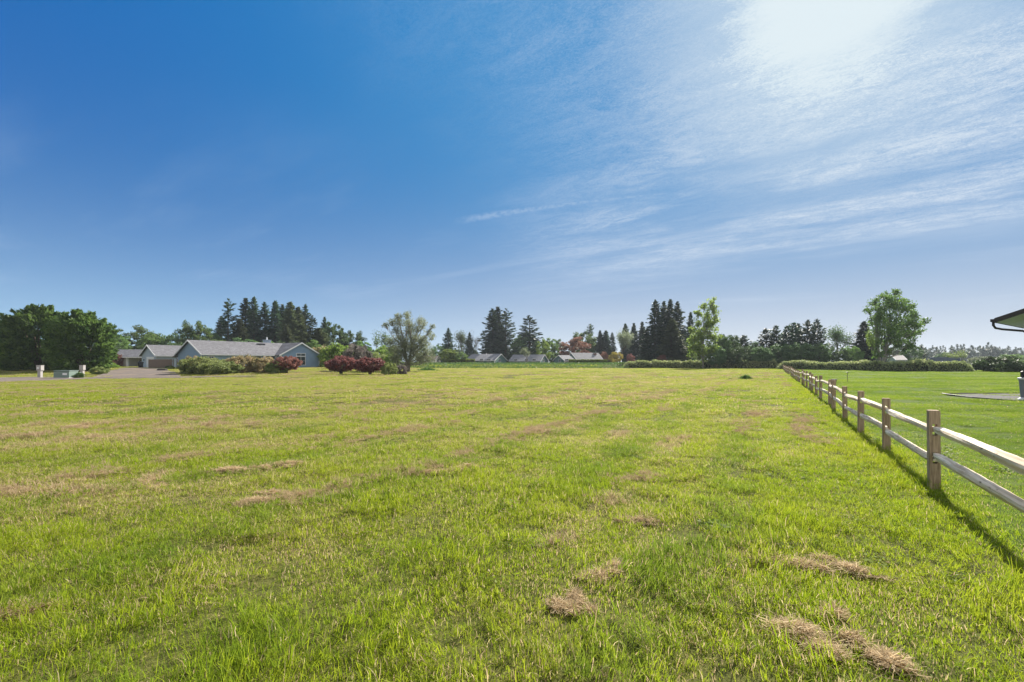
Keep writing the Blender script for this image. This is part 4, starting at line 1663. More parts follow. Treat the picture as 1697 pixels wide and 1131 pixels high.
def tree(name, kind, cx, top, w, Y, label, cat='tree', group=None, fol=None, v=None, base=None, sy=None, trunkname='trunk', crownname='crown'):
    ps = proto(kind)
    cm, tm, H0, W0 = ps[(_rt.randrange(len(ps)) if v is None else v) % len(ps)]
    x = px(cx, Y)
    g = h1(x, Y) if base is None else base
    hh = pz(top, Y) - g
    ww = w / F * Y * {'fir': 1.3, 'ragged': 1.2, 'column': 1.25, 'feather': 1.3, 'oddtop': 1.3}.get(kind, 1.12)
    root = empty(name, (x, Y, g), _rt.uniform(0, 6.28), label, cat, group)
    sxy = ww / W0
    root.scale = (sxy, sxy, hh / H0)
    c = link(crownname, cm, root)
    if fol:
        c.material_slots[0].link = 'OBJECT'
        c.material_slots[0].material = FOL[fol]
    link(trunkname, tm, root)
    return root


T = tree
# --- left background broadleaf trees
T('broadleaf_tree', 'broad', 196, 552, 40, 132, 'small round dark green tree rising left behind the beige cottage', group='trees behind the cottage')
T('broadleaf_tree', 'broad', 227, 542, 64, 138, 'wide domed green tree directly above the beige cottage', group='trees behind the cottage')
T('broadleaf_tree', 'broad', 258, 549, 44, 134, 'green tree between the domed one and the limeish tree', group='trees behind the cottage')
T('broadleaf_tree', 'broad', 180, 566, 34, 118, 'low dark tree at the right edge of the big cypress clump', fol='dark', group='trees behind the cottage')
T('broadleaf_tree', 'broad', 297, 549, 44, 134, 'dark green tree to the left of the yellowish domed tree', fol='dark', group='trees behind the cottage')
T('broadleaf_tree', 'broad', 322, 528, 44, 130, 'tall yellowish green domed tree behind the gable of the long house', group='trees behind the long house')
T('broadleaf_tree', 'broad', 350, 546, 40, 136, 'dark rounded tree left of the ragged fir', fol='dark', group='trees behind the long house')
# --- stand of tall conifers behind the house
T('fir_tree', 'ragged', 378, 497, 42, 142, 'ragged fir with a thin crooked top, leftmost of the stand behind the long house', group='conifers behind the long house', v=0)
T('fir_tree', 'fir', 366, 525, 36, 146, 'dense fir filling in below the ragged fir', group='conifers behind the long house')
T('olive_conifer', 'column', 396, 530, 28, 134, 'shorter olive green conifer in front of the twin tall firs', fol='firolive', group='conifers behind the long house')
T('fir_tree', 'fir', 407, 496, 44, 146, 'tall pointed fir, left one of the twin tops', group='conifers behind the long house')
T('fir_tree', 'fir', 421, 494, 34, 144, 'tallest pointed fir, right one of the twin tops', group='conifers behind the long house')
T('fir_tree', 'fir', 439, 503, 40, 148, 'broad fir just right of the twin tops', group='conifers behind the long house')
T('fir_tree', 'fir', 455, 500, 38, 147, 'fir directly above the blue chimney', group='conifers behind the long house')
T('fir_tree', 'fir', 468, 506, 34, 150, 'fir with a blunt top right of the chimney', group='conifers behind the long house')
T('cypress_tree', 'column', 483, 503, 32, 142, 'smooth narrow olive cypress with a long pointed top', fol='firolive', group='conifers behind the long house')
T('cypress_tree', 'column', 496, 511, 26, 144, 'slender olive cypress next to the smooth pointed one', fol='firolive', group='conifers behind the long house')
T('fir_tree', 'fir', 506, 506, 32, 148, 'dark narrow fir right of both olive cypresses', group='conifers behind the long house')
T('fir_tree', 'ragged', 518, 524, 30, 148, 'low ragged fir sloping down at the right end of the tall stand', group='conifers behind the long house')
T('olive_conifer', 'column', 528, 545, 40, 130, 'low brownish conifer above the white trimmed gable', fol='firolive', group='conifers behind the long house')
T('olive_conifer', 'column', 474, 540, 26, 134, 'low olive conifer below the tall stand just right of the chimney', fol='firolive', group='conifers behind the long house')
T('fir_tree', 'column', 538, 527, 14, 150, 'thin spire fir behind the round green trees', group='conifers behind the long house')
T('broadleaf_tree', 'broad', 551, 535, 42, 138, 'round green tree right of the thin spire fir', fol='dark', group='trees behind the red maples')
T('fir_tree', 'fir', 566, 548, 24, 140, 'short fir between two round green trees', group='trees behind the red maples')
T('broadleaf_tree', 'broad', 584, 545, 40, 144, 'round tree right of the short fir', fol='dark', group='trees behind the red maples')
T('broadleaf_tree', 'open', 619, 548, 44, 118, 'loose pale green tree left of the birch', group='trees behind the red maples')
T('broadleaf_tree', 'broad', 600, 566, 34, 112, 'low green tree under the loose pale one', group='trees behind the red maples')
T('broadleaf_tree', 'broad', 641, 570, 40, 105, 'low shrubby green tree touching the birch foliage', group='trees behind the red maples', fol='lime')
# low screen behind the roof
for i, (cx, tp, w, lab) in enumerate(((300, 566, 60, 'low dark hedge tree left of the yellowish dome'), (352, 560, 56, 'low green screen tree above the left part of the shingle roof'),
                                     (402, 561, 56, 'low green screen tree above the middle of the shingle roof'), (440, 563, 46, 'low green screen tree left of the chimney'),
                                     (480, 563, 50, 'low green screen tree right of the chimney'), (517, 564, 40, 'low green screen tree above the white bargeboards'))):
    T('screen_tree', 'broad', cx, tp, w, 120, lab, fol='oak' if i % 2 else 'dark', group='low screen of trees behind the roof')

# --- big clump of cypresses at the left edge
def cypress_clump():
    def one(cx, top, w, Y, seed, label):
        x = px(cx, Y); g = h1(x, Y); Ht = pz(top, Y) - g; W = w / F * Y
        r = np.random.RandomState(seed)
        # sprays on a lumpy barrel, feathery at the top
        K = 560
        d = unit(r.normal(size=(K, 3))); d[:, 2] = d[:, 2]
        rr = (r.uniform(.5, 1.0, K) ** .5)
        az = np.arctan2(d[:, 1], d[:, 0]); z = d[:, 2] * .5 + .5
        wob = 1 + .10 * np.sin(3 * az + seed) + .08 * np.sin(7 * az + 5 * z)
        zz = Ht * (z ** .85) * (1 + .05 * r.normal(size=K)) * .93
        rad_ = np.sqrt(np.clip(1 - np.abs(2 * z - .85) ** 3.2, .05, 1)) * W / 2 * .9 * rr * wob
        C0 = np.stack([rad_ * np.cos(az), rad_ * np.sin(az), np.maximum(zz, .3)], 1)
        out = unit(np.stack([np.cos(az), np.sin(az), .35 + 1.6 * (z - .4)], 1))
        m = 70
        idx = np.repeat(np.arange(K), m); n = len(idx)
        t = r.uniform(-.3, 1.0, n)
        P = C0[idx] + out[idx] * (t * .85)[:, None] + r.normal(0, .26, (n, 3)) * (1.15 - np.clip(t, 0, 1))[:, None]
        P[:, 2] = np.maximum(P[:, 2], .1)
        u = unit(out[idx] + r.normal(0, .45, (n, 3))); v = unit(np.cross(u, r.normal(size=(n, 3))))
        Q = cards(P, u, v, r.uniform(.7, 1.3, n) * .22, r.uniform(.7, 1.3, n) * .085)
        rn = np.clip(.5 * r.uniform(0, 1, n) + .5 * r.uniform(0, 1, K)[idx], 0, 1)
        root = empty('cypress_tree', (x, Y, g), 0, label, 'tree', 'cypress clump at the left edge')
        link('crown', card_mesh('crown', Q, FOL['cypress'], rn), root)
        b = MB()
        rr_ = random.Random(seed)
        for i in range(5):
            a = i * 1.26; q = W * .22
            b.tube([(.25 * math.cos(a), .25 * math.sin(a), -.3), (q * .5 * math.cos(a), q * .5 * math.sin(a), Ht * .35), (q * math.cos(a), q * math.sin(a), Ht * .8)], [.22, .15, .05], 7)
        b.build('trunk', BARK, root, True)
    one(68, 512, 108, 68, 1, 'tallest bushy dark cypress in the middle of the left clump')
    one(138, 519, 84, 66, 2, 'bushy dark cypress on the right side of the left clump')
    one(8, 545, 84, 70, 3, 'lower bushy cypress cut by the left frame edge')


cypress_clump()

# --- shrubs before the house
def shrub(name, cx, top, w, Y, label, fol, v=0, kind='bush', cat='shrub', group=None, base=None):
    return tree(name, kind, cx, top, w, Y, label, cat, group, fol, v, base, None, 'stems', 'crown' if kind == 'redmaple' else 'foliage')


shrub('round_shrub', 336, 592, 66, 59, 'dense green shrub with pale new leaves behind the white stake', 'shrub', 0)
shrub('round_shrub', 366, 598, 56, 58, 'lower mounded green shrub to the right of the pale leaved one', 'shrub', 1)
shrub('flowering_shrub', 322, 590, 34, 62, 'tan tipped shrub at the left end of the front shrubs', 'tan', 2)
shrub('flowering_shrub', 402, 588, 52, 62, 'broad shrub covered in tan blossom before the long blue wall', 'tan', 3)
shrub('flowering_shrub', 438, 592, 44, 62.5, 'tan and green shrub touching the purple maple', 'tan', 1)
shrub('flowering_shrub', 458, 598, 26, 61, 'low olive shrub under the left side of the purple maple', 'shrub', 2)
shrub('purple_maple', 474, 588, 48, 62, 'domed purple leaved maple in front of the white trimmed window', 'red', 0, 'redmaple', 'tree', 'purple dwarf maples')
shrub('purple_maple', 565, 588, 48, 62.5, 'domed purple maple left of its twin on open grass', 'red', 1, 'redmaple', 'tree', 'purple dwarf maples')
shrub('purple_maple', 613, 590, 46, 61, 'spreading purple maple right of its twin beside the green shrub', 'red', 2, 'redmaple', 'tree', 'purple dwarf maples')
shrub('round_shrub', 645, 600, 26, 60, 'low loose green shrub against the right purple maple', 'shrub', 3)
shrub('flowering_shrub', 664, 605, 22, 62, 'low pale flowering shrub at the foot of the birch', 'mauve', 0)
shrub('flowering_shrub', 592, 571, 44, 84, 'mauve blossoming shrub behind the purple maples', 'mauve', 1)
shrub('round_shrub', 562, 569, 54, 92, 'yellow green arching shrub above the left purple maple', 'lime', 2)
shrub('round_shrub', 532, 572, 34, 96, 'brownish green shrub at the right corner of the blue wing', 'tan', 3)
shrub('round_shrub', 628, 585, 36, 88, 'green shrub between the maples and the birch', 'shrub', 1)
shrub('round_shrub', 650, 586, 30, 86, 'lime shrub close behind the birch trunk', 'lime', 0)
shrub('round_shrub', 281, 606, 12, 77, 'tiny dark shrub at the foot of the board fence', 'dark', 3)
shrub('round_shrub', 178, 601, 26, 78, 'low bright green shrub between cypress clump and cottage', 'lime', 2)
shrub('round_shrub', 164, 608, 20, 58, 'small green bush at the right foot of the cypress clump', 'shrub', 1)
shrub('round_shrub', 126, 617, 20, 48, 'small grassy bush growing against the transformer box', 'weed', 0)
shrub('red_shrub', 194, 586, 16, 100, 'small pinkish shrub at the left corner of the cottage', 'rust', 2)
shrub('weed_clump', 707, 607.5, 26, 86, 'low leafy green weed clump right of the birch', 'weed', 3, kind='weed', cat='weeds')
shrub('weed_clump', 1236, 618, 17, 44, 'dark green weed tuft alone in the meadow before the right hedge', 'weed', 0, kind='weed', cat='weeds')
shrub('weed_clump', 1210, 626, 8, 42, 'tiny weed tuft left of the dark one', 'weed', 2, kind='weed', cat='weeds')
shrub('round_shrub', 1660, 590, 66, 78, 'dark rounded shrub past the end of the right hedge', 'dark', 1)
shrub('round_shrub', 1692, 598, 34, 76, 'lower dark shrub at the right frame edge', 'dark', 2)


# --- birch-like tree by the shrubs
def feature_tree(name, cx, top, w, Y, label, fol, seed, bark, **kw):
    x = px(cx, Y); g = h1(x, Y); Ht = pz(top, Y) - g; W = w / F * Y
    b, Q, rn = grow(Ht, W, seed, **kw)
    root = empty(name, (x, Y, g), 0, label, 'tree')
    link('crown', card_mesh('crown', Q, FOL[fol], rn), root)
    link('trunk', b.mesh('trunk', bark, True), root)
    return root


def limb_tree(name, cx, base_px, Y, blobs, org, sc, label, fol, bark, dens, leaf, r0, seed, sub=7, tight=.22, stems_=1):
    """crown of leaf sprays round limbs; blobs list limb-end places and spray sizes as measured on the tree"""
    r = np.random.RandomState(seed)
    x = px(cx, Y); g = h1(x, Y)
    P, S = [], []
    b = MB()
    Bz = []
    for (u, v_, q) in blobs:
        X = px(org[0] + u / sc, Y) - x; Z = pz(org[1] + v_ / sc, Y) - g; rr = q / sc / F * Y
        Bz.append((X, Z, rr, org[0] + u / sc, org[1] + v_ / sc))
    Wd = max(abs(B_[0]) for B_ in Bz)
    Ht = max(B_[1] for B_ in Bz)
    forks = []
    for s_ in range(stems_):
        lx = (s_ - (stems_ - 1) / 2) * Wd * .25
        pts = [(lx * .15, 0, -.3), (lx * .4, r.normal(0, .1), Ht * .15), (lx, r.normal(0, .3), Ht * .4), (lx * 1.3 + r.normal(0, .2), r.normal(0, .3), Ht * .72)]
        b.tube(pts, [r0, r0 * .8, r0 * .55, r0 * .2], 8)
        forks.append(pts)
    for X, Z, rr, pu, pv in Bz:
        for rep in range(2):
            dy = float(np.clip(r.normal(0, .25), -.45, .45)) * max(.5, (Wd - .5 * abs(X)))
            X_ = px(pu, Y + dy) - x + (r.normal(0, .15) * rr if rep else 0)
            Z = pz(pv, Y + dy) - g
            f = min(forks, key=lambda q_: abs(q_[2][0] - X_))
            zt = max(Ht * .1, Z * .5)
            st = np.array([np.interp(zt, [p_[2] for p_ in f], [p_[j] for p_ in f]) for j in range(3)])
            en = np.array([X_, dy, Z])
            mid = st * .45 + en * .55 + np.array([0, 0, -.08 * np.linalg.norm(en - st)])
            b.tube([st, mid, en], [r0 * .28, r0 * .17, .02], 5, cap=False)
            K = sub
            c_ = en + unit(r.normal(size=(K, 3))) * (r.uniform(.25, .95, K) * rr)[:, None]
            for c in c_:
                b.tube([mid * .3 + en * .7, c], [.03, .012], 4, cap=False)
                n = max(6, int(dens * rr * rr / K * 4 * r.uniform(.6, 1.4)))
                q_ = c + r.normal(0, 1, (n, 3)) * rr * tight
                P.append(q_)
    P = np.concatenate(P); n = len(P)
    P[:, 2] = np.maximum(P[:, 2], .15)
    u = unit(r.normal(size=(n, 3)) + np.array([0, 0, -.3])); v = unit(np.cross(u, r.normal(size=(n, 3))))
    Q = cards(P, u, v, r.uniform(.7, 1.3, n) * leaf, r.uniform(.7, 1.3, n) * leaf * .62)
    root = empty(name, (x, Y, g), 0, label, 'tree')
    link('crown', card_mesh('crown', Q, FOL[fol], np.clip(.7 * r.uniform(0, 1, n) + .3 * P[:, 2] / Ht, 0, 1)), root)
    link('trunk', b.mesh('trunk', bark, True), root)
    return root


limb_tree('birch_tree', 676, 613, 80,
          [(850, 262, 40), (935, 250, 42), (770, 330, 45), (860, 330, 60), (960, 330, 60), (1060, 315, 50), (730, 365, 35), (1110, 345, 35), (830, 410, 55), (950, 410, 70), (1060, 400, 55),
           (1190, 375, 30), (1160, 430, 35), (880, 480, 60), (1000, 480, 70), (1100, 490, 50), (1190, 480, 32), (770, 525, 55), (870, 560, 75), (980, 560, 85), (1090, 560, 75), (780, 620, 75),
           (900, 640, 85), (1020, 650, 85), (1130, 640, 75), (830, 710, 65), (940, 715, 60), (1060, 700, 65), (1165, 705, 45), (850, 770, 45), (790, 690, 50)],
          (520, 480), 6.06, 'airy grey green birch with open upswept branches at the meadow edge', 'birch', BARKG, 85, .095, .30, 5, stems_=2, tight=.30)
limb_tree('poplar_tree', 1165, 600, 116,
          [(850, 130, 48), (770, 165, 45), (870, 195, 45), (700, 250, 45), (800, 260, 60), (890, 255, 40), (710, 335, 50), (800, 345, 70), (880, 320, 45), (640, 400, 42), (720, 430, 70),
           (830, 420, 70), (660, 500, 55), (750, 520, 80), (860, 490, 65), (645, 580, 45), (720, 610, 80), (830, 590, 70), (640, 650, 40), (750, 670, 70), (850, 640, 45)],
          (1040, 480), 6.06, 'tall loose yellow green tree leaning right in front of dark firs', 'poplar', BARKG, 22, .22, .26, 6)
limb_tree('maple_tree', 1461, 600, 96,
          [(715, 125, 32), (790, 115, 36), (650, 175, 42), (750, 180, 62), (850, 175, 30), (600, 235, 32), (690, 250, 72), (810, 240, 74), (890, 212, 38), (930, 265, 42), (645, 320, 55), (740, 330, 85),
           (850, 330, 75), (940, 325, 52), (1000, 312, 28), (665, 400, 50), (760, 410, 80), (870, 400, 70), (930, 395, 42), (700, 475, 48), (800, 470, 50), (900, 465, 40), (745, 530, 35),
           (870, 500, 34), (640, 470, 38), (655, 545, 34)],
          (1300, 460), 4.275, 'tall spreading dark green maple standing alone behind the right hedge', 'sycamore', BARKG, 24, .20, .36, 7, stems_=2)
T('poplar_tree', 'open', 1450, 545, 26, 94, 'thin pale green tree against the left side of the tall maple', fol='poplar')

# --- middle distance
G = 'trees behind the far teal houses'
T('fir_tree', 'fir', 743, 545, 26, 190, 'blunt fir, first of those right of the birch', group=G)
T('broadleaf_tree', 'open', 765, 548, 30, 195, 'pale loose conifer like tree right of the blunt fir', group=G, fol='firolive')
T('fir_tree', 'fir', 778, 552, 18, 196, 'narrow fir before the bare tree', group=G)
T('bare_tree', 'bare', 789, 547, 26, 198, 'leafless pale tree left of the big fir group', group=G)
T('broadleaf_tree', 'broad', 745, 577, 32, 172, 'low bright green tree left of the clipped hedge', group=G, fol='lime')
T('broadleaf_tree', 'broad', 765, 584, 20, 170, 'small olive tree above the clipped hedge', group=G, fol='oak')
T('broadleaf_tree', 'broad', 727, 570, 30, 215, 'dark low tree behind the pink roofed house', group=G, fol='dark')
T('fir_tree', 'fir', 817, 513, 44, 205, 'tall dark fir on the left flank of the big fir group', group=G)
T('fir_tree', 'fir', 825, 510, 44, 208, 'tallest dark fir in the middle of the big fir group', group=G)
T('fir_tree', 'ragged', 838, 513, 44, 202, 'ragged fir with side branches on the right flank of the big fir group', group=G)
T('fir_tree', 'ragged', 877, 524, 52, 200, 'open topped ragged fir standing right of the big fir group', group=G)
T('broadleaf_tree', 'broad', 861, 556, 30, 215, 'round green tree in the gap between the two fir groups', group=G)
T('dark_tree', 'broad', 873, 552, 46, 198, 'dark purple brown tree mass under the open topped fir', group=G, fol='dark')
T('broadleaf_tree', 'open', 873, 577, 17, 176, 'small pale tree standing in front of the second teal house', group=G, fol='birch')
T('broadleaf_tree', 'broad', 900, 563, 22, 190, 'bright lime green tree right of the open topped fir', group=G, fol='lime')
T('broadleaf_tree', 'broad', 912, 561, 30, 215, 'pale green round tree behind the lime one', group=G)
T('broadleaf_tree', 'broad', 925, 563, 20, 220, 'small dark tree left of the rusty domed tree', group=G, fol='dark')
T('rusty_tree', 'broad', 953, 559, 50, 200, 'wide domed tree with rusty brown leaves behind the chimney house', group=G, fol='rust')
T('broadleaf_tree', 'broad', 968, 547, 46, 222, 'large green round tree behind the rusty dome', group=G)
T('fir_tree', 'oddtop', 977, 538, 18, 225, 'fir with a flat tufted top above the rusty tree', group=G)
T('fir_tree', 'column', 994, 549, 16, 215, 'narrow dark spire, left of a close pair', group=G)
T('fir_tree', 'column', 1003, 549, 17, 217, 'narrow dark spire, right of a close pair', group=G)
T('fir_tree', 'fir', 1015, 552, 18, 220, 'dim fir left of the pale feathery tree', group=G)
T('broadleaf_tree', 'open', 1027, 547, 40, 205, 'pale olive feathery tree before the spires', group=G, fol='birch')
T('fir_tree', 'column', 1037, 538, 16, 222, 'spire above the pale feathery tree', group=G)
T('fir_tree', 'column', 1051, 537, 17, 215, 'narrow spire left of the tall dark right group', group=G)
T('fir_tree', 'column', 1064, 535, 18, 214, 'narrow spire touching the tall dark right group', group=G)
T('golden_tree', 'broad', 1020, 582, 22, 172, 'small golden yellow tree right of the chimney house', group=G, fol='gold')
T('red_tree', 'broad', 1045, 587, 15, 168, 'small bright red tree behind the right hedge', group=G, fol='red')
T('red_tree', 'broad', 1000, 584, 20, 196, 'dull reddish tree behind the chimney', group=G, fol='rust')
T('rusty_tree', 'broad', 1097, 587, 14, 135, 'small pale pink tree in front of the tall dark firs', group=G, fol='rust')

G = 'tall dark firs right of centre'
T('fir_tree', 'fir', 1085, 499, 40, 150, 'tall dark fir, leftmost of the right of centre group', group=G, v=0)
T('fir_tree', 'fir', 1100, 501, 38, 153, 'tall dark fir, second of the right of centre group', group=G, v=1)
T('fir_tree', 'fir', 1109, 498, 38, 150, 'tallest dark fir, third of the right of centre group', group=G, v=2)
T('fir_tree', 'fir', 1122, 502, 40, 148, 'broad tiered fir, fourth of the right of centre group', group=G, v=3)
T('olive_conifer', 'fir', 1112, 530, 46, 141, 'brownish drooping conifer low in front of the dark firs', group=G, v=0, fol='firolive')
T('fir_tree', 'fir', 1143, 519, 28, 152, 'lower dark fir just left of the tall loose poplar', group=G, v=2)
T('fir_tree', 'fir', 1072, 545, 26, 152, 'low dark fir at the left foot of the tall group', group=G, v=1)
T('broadleaf_tree', 'broad', 1137, 560, 34, 145, 'dark low tree between the firs and the poplar', group=G, fol='dark')

G = 'dark windbreak row behind the right hedge'
labs = ['low dark tree just right of the poplar', 'low dark tree with a blunt top', 'dark feathery tree before the low gap', 'lowest dark tree at the gap',
        'feathery conifer starting the windbreak', 'feathery conifer with a thin top', 'broad feathery conifer', 'feathery conifer standing slightly higher', 'slim feathery conifer', 'peaked feathery conifer in mid row',
        'tall peaked feathery conifer', 'round topped conifer ending the row', 'dense dark conifer left of the tall maple']
for i, (cx, tp, w, k_) in enumerate(((1197, 551, 26, 'broad'), (1212, 553, 26, 'broad'), (1234, 557, 28, 'feather'), (1252, 568, 26, 'broad'), (1270, 546, 26, 'feather'), (1287, 541, 24, 'feather'),
                                     (1302, 542, 26, 'feather'), (1314, 536, 22, 'feather'), (1324, 538, 20, 'feather'), (1338, 532, 24, 'feather'), (1355, 531, 24, 'feather'), (1388, 540, 34, 'open'), (1431, 534, 34, 'fir'))):
    T('windbreak_tree', k_, cx, tp, w * 1.25, 122 + (i % 3) * 2, labs[i] + ', %s from the poplar' % ('first second third fourth fifth sixth seventh eighth ninth tenth eleventh twelfth thirteenth'.split()[i]), group=G, fol='dark' if k_ in ('broad', 'open') else None)
labs2 = ['under the first gap of the windbreak', 'under the blunt topped tree', 'below the start of the feathery conifers', 'below the broad feathery conifer', 'below the peaked conifers', 'left of the round topped conifer', 'below the round topped conifer']
for i, (cx, tp, w) in enumerate(((1186, 570, 34), (1222, 572, 36), (1262, 573, 40), (1295, 568, 42), (1328, 566, 42), (1358, 566, 36), (1386, 574, 34))):
    T('screen_tree', 'broad', cx, tp, w, 117, 'low dark bushy tree ' + labs2[i], group='low dark trees in the windbreak', fol='dark')
T('broadleaf_tree', 'broad', 1411, 572, 30, 116, 'olive yellow bushy tree left of the tall maple', fol='oak')
T('broadleaf_tree', 'broad', 1511, 574, 34, 150, 'low olive tree right of the pale roofed shed', fol='dark')
T('fir_tree', 'ragged', 1528, 572, 24, 160, 'small ragged fir left of the slate roof', v=1)
T('broadleaf_tree', 'open', 1600, 581, 32, 140, 'pale green loose tree right of the slate roof', fol='poplar')
T('broadleaf_tree', 'broad', 1627, 590, 30, 150, 'low grey green tree right of the pale loose one', fol='birch')
T('broadleaf_tree', 'broad', 1683, 586, 44, 150, 'low olive tree at the right frame edge behind the dark shrub', fol='oak')
T('dark_tree', 'broad', 1566, 585, 30, 200, 'dark tree behind the slate roof', fol='dark')


# --- far woods, read as one mass
def far_woods(name, px0, px1, Y0, Y1, n, hlo, hhi, mat, seed, wob=.35):
    r = np.random.RandomState(seed)
    Qs, Rn = [], []
    base = []
    for s in range(3):
        Q, rn = conifer(18, 3.6, .0, .15, .1, 16, 6, 1.0, .8, seed=seed + s, mass=.8)
        base.append((Q, rn))
    Q, rn = clumped(15, 11, seed=seed, K=36, m=26, leaf=.8, zb=0, cr=.16)
    base.append((Q, rn))
    for i in range(n):
        Y = r.uniform(Y0, Y1); x = px(r.uniform(px0, px1), Y)
        Q, rn = base[r.randint(0, 4)]
        a = r.uniform(0, 6.28); ca, sa = math.cos(a), math.sin(a)
        s = (hlo + (hhi - hlo) * (.6 * fbm(x * .02, 3.0, seed) + .4 * r.uniform())) / 18
        M_ = np.array([[ca, sa, 0], [-sa, ca, 0], [0, 0, 1]])
        Qs.append((Q @ M_) * np.array([s * 1.1, s * 1.1, s]) + np.array([x, Y, .3])); Rn.append(rn)
    me = card_mesh(name, np.concatenate(Qs), mat, np.concatenate(Rn))
    tag(link(name, me), kind='stuff')


far_woods('distant_woods', 1495, 2700, 430, 520, 900, 11, 21, FOL['fir'], 300)
far_woods('far_treeline', -150, 1500, 235, 270, 330, 6, 13, FOL['dark'], 310)


# --- hedges
def hedge(name, pts, h, w, fol, label, seed, leaf=.13, lump=.28, dens=190, box=False, cat='hedge'):
    """pts: list of (x,y) base line; foliage shell of leaves over a bumpy core"""
    r = np.random.RandomState(seed)
    P = np.array(pts, float); seg = np.linalg.norm(np.diff(P, axis=0), axis=1); L = seg.sum()
    cum = np.concatenate([[0], np.cumsum(seg)])
    n = int(L * dens)
    s = r.uniform(0, L, n)
    cx = np.interp(s, cum, P[:, 0]); cy = np.interp(s, cum, P[:, 1])
    i = np.clip(np.searchsorted(cum, s) - 1, 0, len(seg) - 1)
    d = (np.diff(P, axis=0) / seg[:, None])[i]
    nrm = np.stack([-d[:, 1], d[:, 0]], 1)
    lumps = 1 + lump * (fbm(s * .45, 0 * s, seed) - .5) * 2 + lump * .6 * (vn(s * 1.6, 0 * s, seed + 3) - .5)
    lumps2 = 1 + lump * (fbm(s * .5, 0 * s + 9, seed) - .5) * 2
    endt = np.clip(np.minimum(s, L - s) / (h * .6), 0, 1) ** .5 if not box else 1
    a = r.uniform(0, PI, n)
    rr = 1 - np.abs(r.normal(0, .10, n))
    if box:
        e = 1 / np.maximum(np.abs(np.cos(a)), np.abs(np.sin(a)))
    else:
        e = (np.abs(np.cos(a)) ** 3 + np.abs(np.sin(a)) ** 3) ** (-1 / 3)
    ox = np.cos(a) * e * w / 2 * rr * lumps2; oz = np.sin(a) * e * h * rr * lumps * endt
    g = H(cx, cy)
    C = np.stack([cx + nrm[:, 0] * ox, cy + nrm[:, 1] * ox, g + np.maximum(oz, 0) + .03], 1)
    C += r.normal(0, .05, (n, 3)) * (0.5 if box else 1.6)
    out = np.stack([nrm[:, 0] * np.cos(a), nrm[:, 1] * np.cos(a), np.sin(a)], 1)
    u = unit(out * .5 + r.normal(0, .7, (n, 3))); v = unit(np.cross(u, r.normal(size=(n, 3))))
    Q = cards(C, u, v, r.uniform(.7, 1.4, n) * leaf, r.uniform(.7, 1.4, n) * leaf * .6)
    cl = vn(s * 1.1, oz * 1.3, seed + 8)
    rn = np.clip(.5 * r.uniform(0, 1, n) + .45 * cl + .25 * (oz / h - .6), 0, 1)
    root = empty(name, (P[0][0], P[0][1], 0), 0, label, cat)
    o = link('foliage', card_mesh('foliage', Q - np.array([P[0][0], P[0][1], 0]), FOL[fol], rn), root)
    # added dark solid core, stops light leaking through the leaf shell
    b = MB(); m = max(2, int(L / 1.2))
    ring = []
    for q in range(m + 1):
        sq = L * q / m
        c = Vector((np.interp(sq, cum, P[:, 0]), np.interp(sq, cum, P[:, 1]), 0))
        i_ = min(len(seg) - 1, max(0, int(np.searchsorted(cum, sq)) - 1))
        dd = np.diff(P, axis=0)[i_] / seg[i_]; nn = Vector((-dd[1], dd[0], 0))
        lf = 1 + lump * (float(fbm(sq * .45, 0.0, seed)) - .5) * 2
        e_ = min(1, min(sq, L - sq) / (h * .6) + .1) if not box else 1
        gz = h1(c.x, c.y)
        for t in (-1, -.8, 0, .8, 1):
            ring.append(c + nn * (t * w / 2 * .78) + Vector((0, 0, gz + h * lf * e_ * (.0 if abs(t) == 1 else .72 if abs(t) > .5 else .82))))
    ring = [p - Vector((P[0][0], P[0][1], 0)) for p in ring]
    Fs = [(q * 5 + j, q * 5 + j + 1, q * 5 + j + 6, q * 5 + j + 5) for q in range(m) for j in range(4)]
    b.add(ring, Fs)
    b.build('branches', HCORE, root)


HCORE = mat_simple('light_stop_core', (.03, .035, .018), .95, .05, .4, 10, bstr=.8)
Ya = 119.0
hedge('bramble_hedge', [(px(1035, Ya), Ya), (px(1120, Ya), Ya), (px(1205, Ya - 1), Ya - 1), (px(1291, Ya - 5), Ya - 5)], 2.0, 3.0, 'hedge',
      'long loose bramble hedge closing the far end of the meadow', 400, .17, .3, 260)
hedge('flowering_hedge', [(px(1293, 106), 106), (px(1400, 93), 93), (px(1520, 82), 82), (px(1612, 76.5), 76.5)], 1.75, 2.6, 'hedge',
      'long pale tipped hedge closing the far side of the lawn', 410, .14, .22, 300)
hedge('clipped_hedge', [(px(744, 168), 168), (px(787, 170), 170)], 1.75, 1.6, 'trim', 'yellow green clipped box hedge left of the first teal house', 420, .17, .04, 420, True)
hedge('clipped_hedge', [(px(943, 168), 168), (px(1007, 170), 170)], 1.55, 1.6, 'trim', 'long clipped yellow green hedge below the chimney house roof', 430, .17, .05, 420, True)


# --- weeds along the unmown bank
def bank_weeds():
    r = np.random.RandomState(77)
    n = 16000
    xp = r.uniform(640, 1045, n)
    Y = r.uniform(115, 150, n)
    x = px(xp, Y)
    g = H(x, Y)
    hh = r.uniform(.05, .55, n) * (.5 + fbm(x * .15, Y * .15, 7))
    P = np.stack([x, Y, g + hh], 1)
    u = unit(r.normal(0, .5, (n, 3)) + np.array([0, 0, 1.0])); v = unit(np.cross(u, r.normal(size=(n, 3))))
    Q = cards(P, u, v, r.uniform(.1, .3, n), r.uniform(.04, .09, n))
    me = card_mesh('bank_weeds', Q, FOL['weed'], r.uniform(0, 1, n))
    tag(link('bank_weeds', me), kind='stuff')


bank_weeds()


